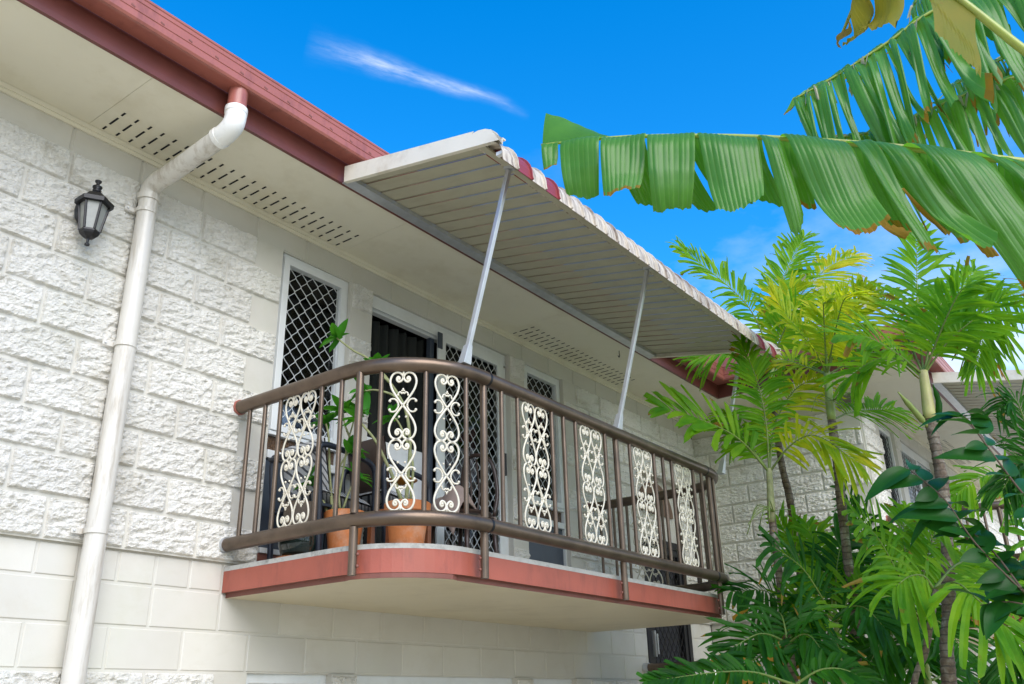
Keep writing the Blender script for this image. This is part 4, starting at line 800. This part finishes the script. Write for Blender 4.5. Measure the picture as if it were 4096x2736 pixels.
# ------------------------------------------------------------------ palms
def leaflet(mb, p, d, nrm, Ln, W, droop, fold, tw):
    """folded blade with a ragged, cut-off tip"""
    d = d.normalized(); nrm = (nrm-d*nrm.dot(d)).normalized(); s = d.cross(nrm)
    prof = ((0, .22), (.18, .8), (.42, 1.), (.68, .95), (.88, .62), (1., .18)) if random.random() < .72 else ((0, .2), (.18, .7), (.45, 1.), (.7, 1.1), (.92, 1.05), (1., .8))
    P = []
    for v, w_ in prof:
        c = p+d*Ln*v+Vector((0, 0, -1))*droop*Ln*v*v+s*tw*Ln*v*v; n2 = nrm
        jg = rr(-.05, .05)*Ln if v > .9 else 0
        P.append([c-s*W*w_+n2*fold*W*w_+d*jg, c, c+s*W*w_+n2*fold*W*w_-d*jg])
    k0 = len(mb.f); mb.grid(P)
    if random.random() < .12:
        for q in range(len(mb.f)-(2 if random.random() < .6 else 4), len(mb.f)): mb.m[q] = 2
def frond(t, pts, Ln=.30, W=.018, m='palm', n=None, bare=.22, droop=.22, ref=None, rr0=.009, name='frond'):
    c = crv(pts, 12); L_ = sum((c[i+1]-c[i]).length for i in range(len(c)-1)); k = len(c)
    mb = MB(); mb.mi = 1; mb.tube(c, [rr0*(1-.8*i/k) for i in range(k)], 6); mb.mi = 0
    n = n or max(8, int(L_*(1-bare)/(W*1.8))); ref = Vector(ref or (-.58, -.50, .62)).normalized()
    cum = [0]
    for i in range(k-1): cum.append(cum[-1]+(c[i+1]-c[i]).length)
    for q in range(n+1):
        u_ = bare+(1-bare)*(q/n)**.92; s_ = u_*L_; i = max(j for j in range(k) if cum[j] <= s_+1e-9); i = min(i, k-2)
        p = c[i].lerp(c[i+1], (s_-cum[i])/max(1e-6, cum[i+1]-cum[i])); tg = (c[i+1]-c[i]).normalized()
        rf = ref if abs(tg.dot(ref)) < .93 else Vector((.6, -.8, .1))
        side = tg.cross(rf).normalized(); nrm = side.cross(tg)
        sz = math.sin(PI*(.16+.72*(u_-bare)/(1-bare)))**.8
        for sg in (1, -1):
            if random.random() < .04: continue
            th = math.radians(68-42*(q/n)+rr(-8, 8))
            d = tg*math.cos(th)+side*sg*math.sin(th)+nrm*rr(.0, .28)
            leaflet(mb, p, d, nrm+side*sg*rr(-.3, .3), Ln*sz*rr(.85, 1.12), W*rr(.8, 1.25)*(.7+.4*sz), droop*rr(.3, 2.2), .35, rr(-.2, .2))
    o_ = mb.build(name, [M[m], M['rachis'], M['banana_dry'] if m != 'palm_y' else M['dry']], t)
    me = o_.data; sm = [p_.material_index == 1 for p_ in me.polygons]; me.polygons.foreach_set('use_smooth', sm); return o_
def trunk(t, pts, r, ringy=True, m='bark', ext=True):
    P = [Vector(p) for p in pts]
    if ext: d = P[1]-P[0]; P = [Vector((P[0].x-d.x/d.z*(P[0].z-GZ)*.5, P[0].y-d.y/d.z*(P[0].z-GZ)*.5, GZ))]+P
    c = crv(P, 14); out_, rad = [], []
    L_ = 0; last = c[0]
    dense = []
    for i in range(len(c)-1):
        m_ = max(1, int((c[i+1]-c[i]).length/.009))
        for j in range(m_): dense.append(c[i].lerp(c[i+1], j/m_))
    dense.append(c[-1]); ph = 0; wob = rr(0, 6)
    for i, p in enumerate(dense):
        f_ = i/len(dense); ph += .009/(.052-.022*f_) ; g_ = ph % 1
        q = 1+.11*(g_ > .80)-.05*(g_ < .15)+.05*math.sin(i*.11+wob)+rr(-.02, .02)
        rad.append(r*(1.12-.28*f_)*q)
        dense[i] = p+Vector((math.sin(i*.045+wob)*.006, math.cos(i*.037+wob)*.006, 0))
    return MB().tube(dense, rad, 12).build('trunk', M[m], t, True)
def shaft(t, a, b, r, m='crownshaft'):
    a, b = Vector(a), Vector(b); c = [a.lerp(b, i/8) for i in range(9)]
    MB().tube(c, [r*x for x in (1.05, 1.18, 1.18, 1.12, 1.05, 1.0, .95, .9, .85)], 12).build('crownshaft', M[m], t, True)
def palm(key, label, r, Ln, mats, W=.018, droop=.2, extra=0, sh=.35, sm='crownshaft'):
    tr = VEG[key]; t = thing('palm_tree', label, 'palm', (tr[0][0], tr[0][1], GZ), 'slender palms by the balcony')
    pts = [Vector(p) for p in tr]; top = pts[-1]; d = (pts[-1]-pts[-2]).normalized(); base = top-d*sh
    trunk(t, tr[:-1]+[tuple(base)], r); shaft(t, base-d*.02, top+d*.03, r*.8, sm)
    for i, f_ in enumerate(VEG[key+'f']):
        big = key == 't1' and i == 0
        frond(t, f_, .42 if big else Ln*rr(.92, 1.1), .027 if big else W, mats[i % len(mats)], droop=.1 if big else droop)
    for i in range(extra):
        a = rr(0, 2*PI); L_ = rr(.7, 1.0); e = rr(.5, 1.25); dv = Vector((math.cos(a)*math.cos(e), math.sin(a)*math.cos(e), math.sin(e)))
        frond(t, [top, top+dv*L_*.4, top+dv*L_*.75+Vector((0, 0, -.05)), top+dv*L_+Vector((0, 0, -.22))], Ln*.9, W, mats[i % len(mats)], droop=droop)
    return t
def flowers(t, p, n=9, L_=.22):
    mb = MB()
    for i in range(n):
        a = rr(0, 2*PI); q = [Vector(p), Vector(p)+Vector((math.cos(a)*L_*.5, math.sin(a)*L_*.5, rr(-.02, .06))), Vector(p)+Vector((math.cos(a)*L_*rr(.7, 1.1), math.sin(a)*L_*rr(.7, 1.1), rr(-.16, .05)))]
        mb.tube(crv(q, 4), .0035, 5)
    mb.build('flower_spray', M['rachis'], t)
p1 = palm('t1', 'slender palm in front of balcony far corner, frond reaching left over rail', .031, .34, ['palm', 'palm', 'palm_y', 'palm', 'palm_y'], W=.0145, droop=.3, extra=1, sm='stem'); flowers(p1, Vector(VEG['t1'][-2])+Vector((-.03, -.03, .02)))
p2 = palm('t2', 'tall palm nearest the recessed wall, crown rising above awning far end', .033, .36, ['palm', 'palm', 'palm_y', 'palm', 'palm_y'], W=.013, extra=3)
p3 = palm('t3', 'yellowing palm with mottled grey trunk between two other slender palms', .037, .33, ['palm_y', 'palm_y', 'palm_y', 'palm', 'palm', 'palm_y'], W=.013, extra=4); flowers(p3, Vector(VEG['t3'][-2])+Vector((-.04, -.04, .1)))
p4 = palm('t4', 'rightmost palm with thick ringed trunk and pale yellow crownshaft', .043, .36, ['palm', 'palm', 'palm', 'palm', 'palm', 'palm_y'], W=.0155, sh=.30, extra=2, sm='pale_shaft')
MB().tube(crv([Vector(VEG['t4'][-2])+Vector((-.02, .02, -.03)), Vector(VEG['t4'][-2])+Vector((-.10, .06, .06)), Vector(VEG['t4'][-2])+Vector((-.22, .12, .19))], 6), [.012]*3+[.022]*4+[.02]*3+[.012, .008, .004], 8).build('spathe', M['crownshaft'], p4, True)
MB().tube(crv([Vector(VEG['t4'][-2])+Vector((.02, -.04, 0)), Vector(VEG['t4'][-2])+Vector((.035, -.07, .13)), Vector(VEG['t4'][-2])+Vector((.03, -.06, .27))], 6), [.010]*3+[.022]*4+[.018]*3+[.012, .007, .003], 8).build('spathe', M['palm_d'], p4, True)
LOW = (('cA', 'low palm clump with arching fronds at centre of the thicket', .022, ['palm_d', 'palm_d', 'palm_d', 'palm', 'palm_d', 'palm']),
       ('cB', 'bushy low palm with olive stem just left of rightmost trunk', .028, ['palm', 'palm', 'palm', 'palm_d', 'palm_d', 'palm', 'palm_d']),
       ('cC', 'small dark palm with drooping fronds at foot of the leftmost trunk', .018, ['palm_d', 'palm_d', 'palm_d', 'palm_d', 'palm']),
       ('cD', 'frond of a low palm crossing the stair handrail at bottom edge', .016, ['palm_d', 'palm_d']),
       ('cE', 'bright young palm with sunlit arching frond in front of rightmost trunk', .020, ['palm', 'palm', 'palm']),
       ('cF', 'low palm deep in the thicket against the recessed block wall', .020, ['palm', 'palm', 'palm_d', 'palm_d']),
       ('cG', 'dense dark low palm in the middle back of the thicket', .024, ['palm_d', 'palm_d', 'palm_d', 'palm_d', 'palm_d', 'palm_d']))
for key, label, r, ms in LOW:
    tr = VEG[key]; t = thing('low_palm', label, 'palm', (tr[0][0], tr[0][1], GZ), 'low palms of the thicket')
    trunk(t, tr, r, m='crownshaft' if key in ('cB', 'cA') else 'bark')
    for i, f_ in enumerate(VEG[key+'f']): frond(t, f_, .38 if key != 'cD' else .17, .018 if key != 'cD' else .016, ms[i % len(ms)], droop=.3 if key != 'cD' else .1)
    if key not in ('cD', 'cE', 'cC'):
        top = Vector(tr[-1])
        for i in range(2):
            a = rr(0, 2*PI); L_ = rr(.6, 1.0); e = rr(.1, .9); dv = Vector((math.cos(a)*math.cos(e), math.sin(a)*math.cos(e), math.sin(e)))
            b_ = top+Vector((0, 0, rr(-.5, 0)))
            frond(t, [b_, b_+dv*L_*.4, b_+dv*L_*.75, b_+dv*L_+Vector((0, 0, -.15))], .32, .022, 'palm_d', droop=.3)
RL = ('thin leaved palm frond hanging at right edge below the far awning', 'second thin palm frond hanging at right edge under the first', 'drooping grey green palm frond against the pale sky at right', 'pale frond behind dark shrub at far balcony rail', 'pale frond low behind dark shrub at right edge', 'thin dark frond at the lower right corner')
t = thing('palm_tree', 'thin leaved palm outside the right edge, fronds hanging into view', 'palm', (4.2, -4.2, GZ), 'slender palms by the balcony')
trunk(t, [(4.2, -4.2, -1.5), (4.2, -4.2, -.4), (4.18, -4.2, .5)], .05)
for i, f_ in enumerate(VEG['right']):
    f0 = Vector(f_[0]); st = [Vector((4.18, -4.2, .45)).lerp(f0, .5)+Vector((0, 0, .15))]
    frond(t, st+[Vector(q) for q in f_], .30, .009 if i in (0, 1, 2, 5) else .018, ('palm_d', 'palm_d', 'palm', 'palm', 'palm', 'palm_d')[i], droop=.35, bare=.3)

# ------------------------------------------------------------------ banana
BC = Vector((1.25, -5.3, .15))
ban = thing('banana_plant', 'banana plant at right with broad split leaves hanging across the sky', 'banana plant', (BC.x, BC.y, GZ))
MB().tube([(BC.x, BC.y, GZ), (BC.x, BC.y, -1.2), (BC.x, BC.y, .2)], [.13, .11, .07], 16).build('stem', M['crownshaft'], ban, True)
def midrib(pts, r, name='leaf', m='midrib'):
    P = [Vector(p) for p in pts]; pet = [BC.copy(), BC.lerp(P[0], .45)+Vector((0, 0, .18))]
    c = crv(pet+P, 10); k = len(c); q = 20
    o_ = MB().tube(c, [r*(1.25-.95*i/k) for i in range(k)], 10).build(name, M[m], ban, True)
    return o_, c[q:]
def sample(c, f_):
    x = f_*(len(c)-1); i = min(int(x), len(c)-2); return c[i].lerp(c[i+1], x-i), (c[i+1]-c[i]).normalized()
def blade(o_, c, t0, t1, Ln, out_, ang0, shift, m, curl=0., hang=1., pleat=.0035, pitch=.018, ragged=0., nl=12, wav=0.):
    """strip of blade between two points of the midrib: leaves at ang0 below horizontal, then hangs"""
    wd = (sample(c, t1)[0]-sample(c, t0)[0]).length; npl = max(1, round(wd/pitch)); cols = []
    for j in range(npl): cols += [((j+0)/npl, -.6), ((j+.13)/npl, -.6), ((j+.56)/npl, 1.)]
    cols += [(1., -.6)]; P = []; wp = rr(0, 6); sl_ = rr(-.09, .09); mid_p = sample(c, (t0+t1)/2)[0]
    for i in range(nl+1):
        v = i/nl; row = []
        x = y = 0
        for k_ in range(6):
            vv = v*(k_+.5)/6; a_ = ang0+(PI/2-ang0)*hang*min(1, vv*2.3); x += math.cos(a_)*v/6; y += math.sin(a_)*v/6
        rg = [rr(-ragged, ragged) for _ in cols]
        for (u_, pl), r_ in zip(cols, rg):
            p, tg = sample(c, t0+(t1-t0)*u_); o2 = (out_-tg*out_.dot(tg)).normalized()
            ln = Ln*(1+.025*math.sin(u_*6+wp)+.012*math.sin(u_*23+wp)+sl_*(2*u_-1)-.05*abs(2*u_-1)**3)*(1 if v < .97 else 1+r_)
            q = p+o2*(x*ln)+Vector((0, 0, -1))*(y*ln)-tg*(shift*Ln*v**1.6)+o2*(curl*Ln*max(0, v-.62)**2*3)
            q += o2*pleat*pl*min(1, v*6)*(1-.3*v)+o2*wav*math.sin(v*4+wp+u_*3)
            q = q-tg*((p-mid_p).dot(tg))*.22*v**3
            row.append(q)
        P.append(row)
    mb = MB(); mb.grid(P); nc_ = len(cols)-1; mb.m = [1 if (k % nc_) % 3 == 0 else 0 for k in range(len(mb.f))]
    if m == 'banana' and random.random() < .65: mb.m = [2 if k//nc_ == nl-1 and (k*7919 % 10) < 8 else x_ for k, x_ in enumerate(mb.m)]
    mb.build('blade_strip', [M[m], M['banana_vein'] if m == 'banana' else M[m], M['banana_dry']], o_, True)
h = lambda v: Vector(v).normalized()
CAMSIDE = h((-.92, -.40, 0))
o_, c = midrib(VEG['b_main'], .017)
# t runs base (right) to tip (left): the frame's right edge is near .17
seg = [(.02, .10, .40, .35), (.105, .165, .42, .38), (.17, .215, .40, .40), (.22, .262, .40, .40), (.266, .372, .385, .34), (.376, .43, .36, .36), (.434, .468, .375, .22), (.472, .575, .335, .14), (.58, .612, .345, .08), (.616, .712, .315, .03), (.716, .792, .29, -.05), (.796, .872, .262, -.09), (.876, .955, .225, -.06), (.962, .995, .115, -.02)]
for a, b, ln, shf in seg: blade(o_, c, a, b, ln*(1.56 if a < .5 else 1.42)*rr(.96, 1.04), CAMSIDE, math.radians(rr(8, 26)), shf+rr(-.04, .05), 'banana', curl=rr(-.3, .5), pitch=.019, pleat=rr(.002, .004), wav=rr(.004, .014), ragged=.012, nl=22)
for i in range(13):
    a = .02+i*.065; blade(o_, c, a, a+.06, rr(.26, .36), -CAMSIDE, math.radians(rr(12, 30)), rr(.0, .5), 'banana', pitch=.02, wav=.01)
# upturned flap at the tip
P = []
for i in range(8):
    v = i/7; row = []
    for j in range(15):
        f_ = .80+.198*j/14; p, tg = sample(c, f_); hgt = .2*max(0, (j-2)/12)**1.15*(1 if j < 13 else .93)
        row.append(p+Vector((0, 0, 1))*hgt*v+CAMSIDE*(-.045*v*v)+tg*(-.012*v*j/14)+CAMSIDE*.002*(1 if j % 2 else -1))
    P.append(row)
MB().grid(P).build('blade_flap', M['banana'], o_, True)
# shredded leaves behind
for key, sd in (('b_2', 1), ('b_3', 2), ('b_6', 3), ('b_7', 4)):
    o_, c = midrib(VEG[key], .013)
    td = (c[-1]-c[0]).normalized(); cs = h(td.cross(Vector((0, 0, 1)))); cs = cs if cs.dot(CAM-c[0]) > 0 else -cs
    x = .03
    while x < .985:
        wd = rr(.014, .046); ln = {'b_2': .74, 'b_3': .72, 'b_6': .85, 'b_7': .6}[key]*math.sin(PI*(.2+.62*x))**.6*rr(.88, 1.08)
        blade(o_, c, x, min(x+wd, .997), ln, cs, math.radians(rr(40, 58)), rr(-.05, .22), 'banana', curl=rr(-.3, .5), pitch=.02, wav=.012, nl=12)
        x += wd+rr(.0003, .0025)
    x = .03
    while x < .985:
        wd = rr(.02, .06); blade(o_, c, x, min(x+wd, .997), .24*math.sin(PI*(.2+.62*x))**.5*rr(.85, 1.1), -cs, math.radians(rr(-72, -50)), rr(-.6, -.35), 'banana' if random.random() < .9 else 'dry', hang=.3, pitch=.02, wav=.008, nl=9)
        x += wd+rr(.0003, .002)
    for i in range(10):
        x = rr(.15, .97); blade(o_, c, x, min(x+.012, .999), rr(.12, .26), cs, math.radians(rr(0, 40)), rr(-.5, .1), 'dry', wav=.02, nl=8)
# dying leaf overhead
o_, c = midrib(VEG['b_4'], .016)
cs = h((-.5, .75, 0))
for a, b, ln, ang, sh_, m_ in ((.30, .46, .22, 74, .2, 'olive'), (.47, .70, .26, 70, -.2, 'olive'), (.71, .90, .20, 60, .1, 'olive'), (.91, .985, .12, 40, .1, 'banana_dry')):
    blade(o_, c, a, b, ln, cs, math.radians(ang), sh_, m_, curl=.4, ragged=.06, wav=.02, pitch=.02, nl=14)
o_, c = midrib(VEG['b_5'], .012)
for i in range(9): blade(o_, c, .1+i*.095, .1+i*.095+.07, rr(.24, .34), h((-.7, -.6, 0)), math.radians(rr(50, 70)), rr(.1, .5), ('banana_dry', 'banana')[i % 2], pitch=.02, wav=.015)

# ------------------------------------------------------------------ dark broad-leaved shrub, right edge
SH = [leaf_mesh(.15, .033, .25, .35, m='shrub', n=9), leaf_mesh(.12, .034, .2, .2, m='shrub', n=9), leaf_mesh(.165, .032, .3, .55, m='shrub', n=9)]
sb = thing('shrub', 'dark glossy broad leaved shrub branches reaching in from the right edge', 'shrub', (2.0, -4.1, GZ))
stem0 = crv([(2.0, -4.1, GZ), (1.95, -4.05, -1.6), (1.75, -3.85, -.8), VEG['shrub'][0]], 6); MB().tube(stem0, .012, 8).build('stem', M['twig'], sb, True)
BR = [VEG['shrub'], VEG['shrub2']]
for a_, e_ in (((1.62, -3.61, -.38), (1.68, -3.45, -.10)), ((1.60, -3.45, -.15), (1.66, -3.33, .02)), ((1.64, -3.68, -.47), (1.56, -3.45, -.42)), ((1.65, -3.72, -.52), (1.75, -3.60, -.25))):
    a_, e_ = Vector(a_), Vector(e_); BR.append([a_, a_.lerp(e_, .5)+Vector((0, 0, .03)), e_])
for B in BR:
    c = crv(B, 8); k = len(c); MB().tube(c, [.0055*(1-.6*i/k) for i in range(k)], 7).build('branch', M['twig'], sb, True)
    for i in range(2, k, 3 if len(B) > 3 else 4):
        for s_ in (1, -1):
            tg = (c[min(i+1, k-1)]-c[i-1]).normalized(); sd = tg.cross(Vector((-.5, -.5, .7))).normalized()
            d = sd*s_*rr(.7, 1)+tg*rr(.2, .7)+Vector((0, 0, rr(-.25, .25)))
            o_ = link('leaf', random.choice(SH), sb); s2 = rr(.85, 1.4); o_.matrix_basis = Matrix.Translation(c[i]) @ orient(d, (-.5, -.4, .75), rr(-.7, .7)) @ Matrix.Diagonal((s2, s2, s2, 1))
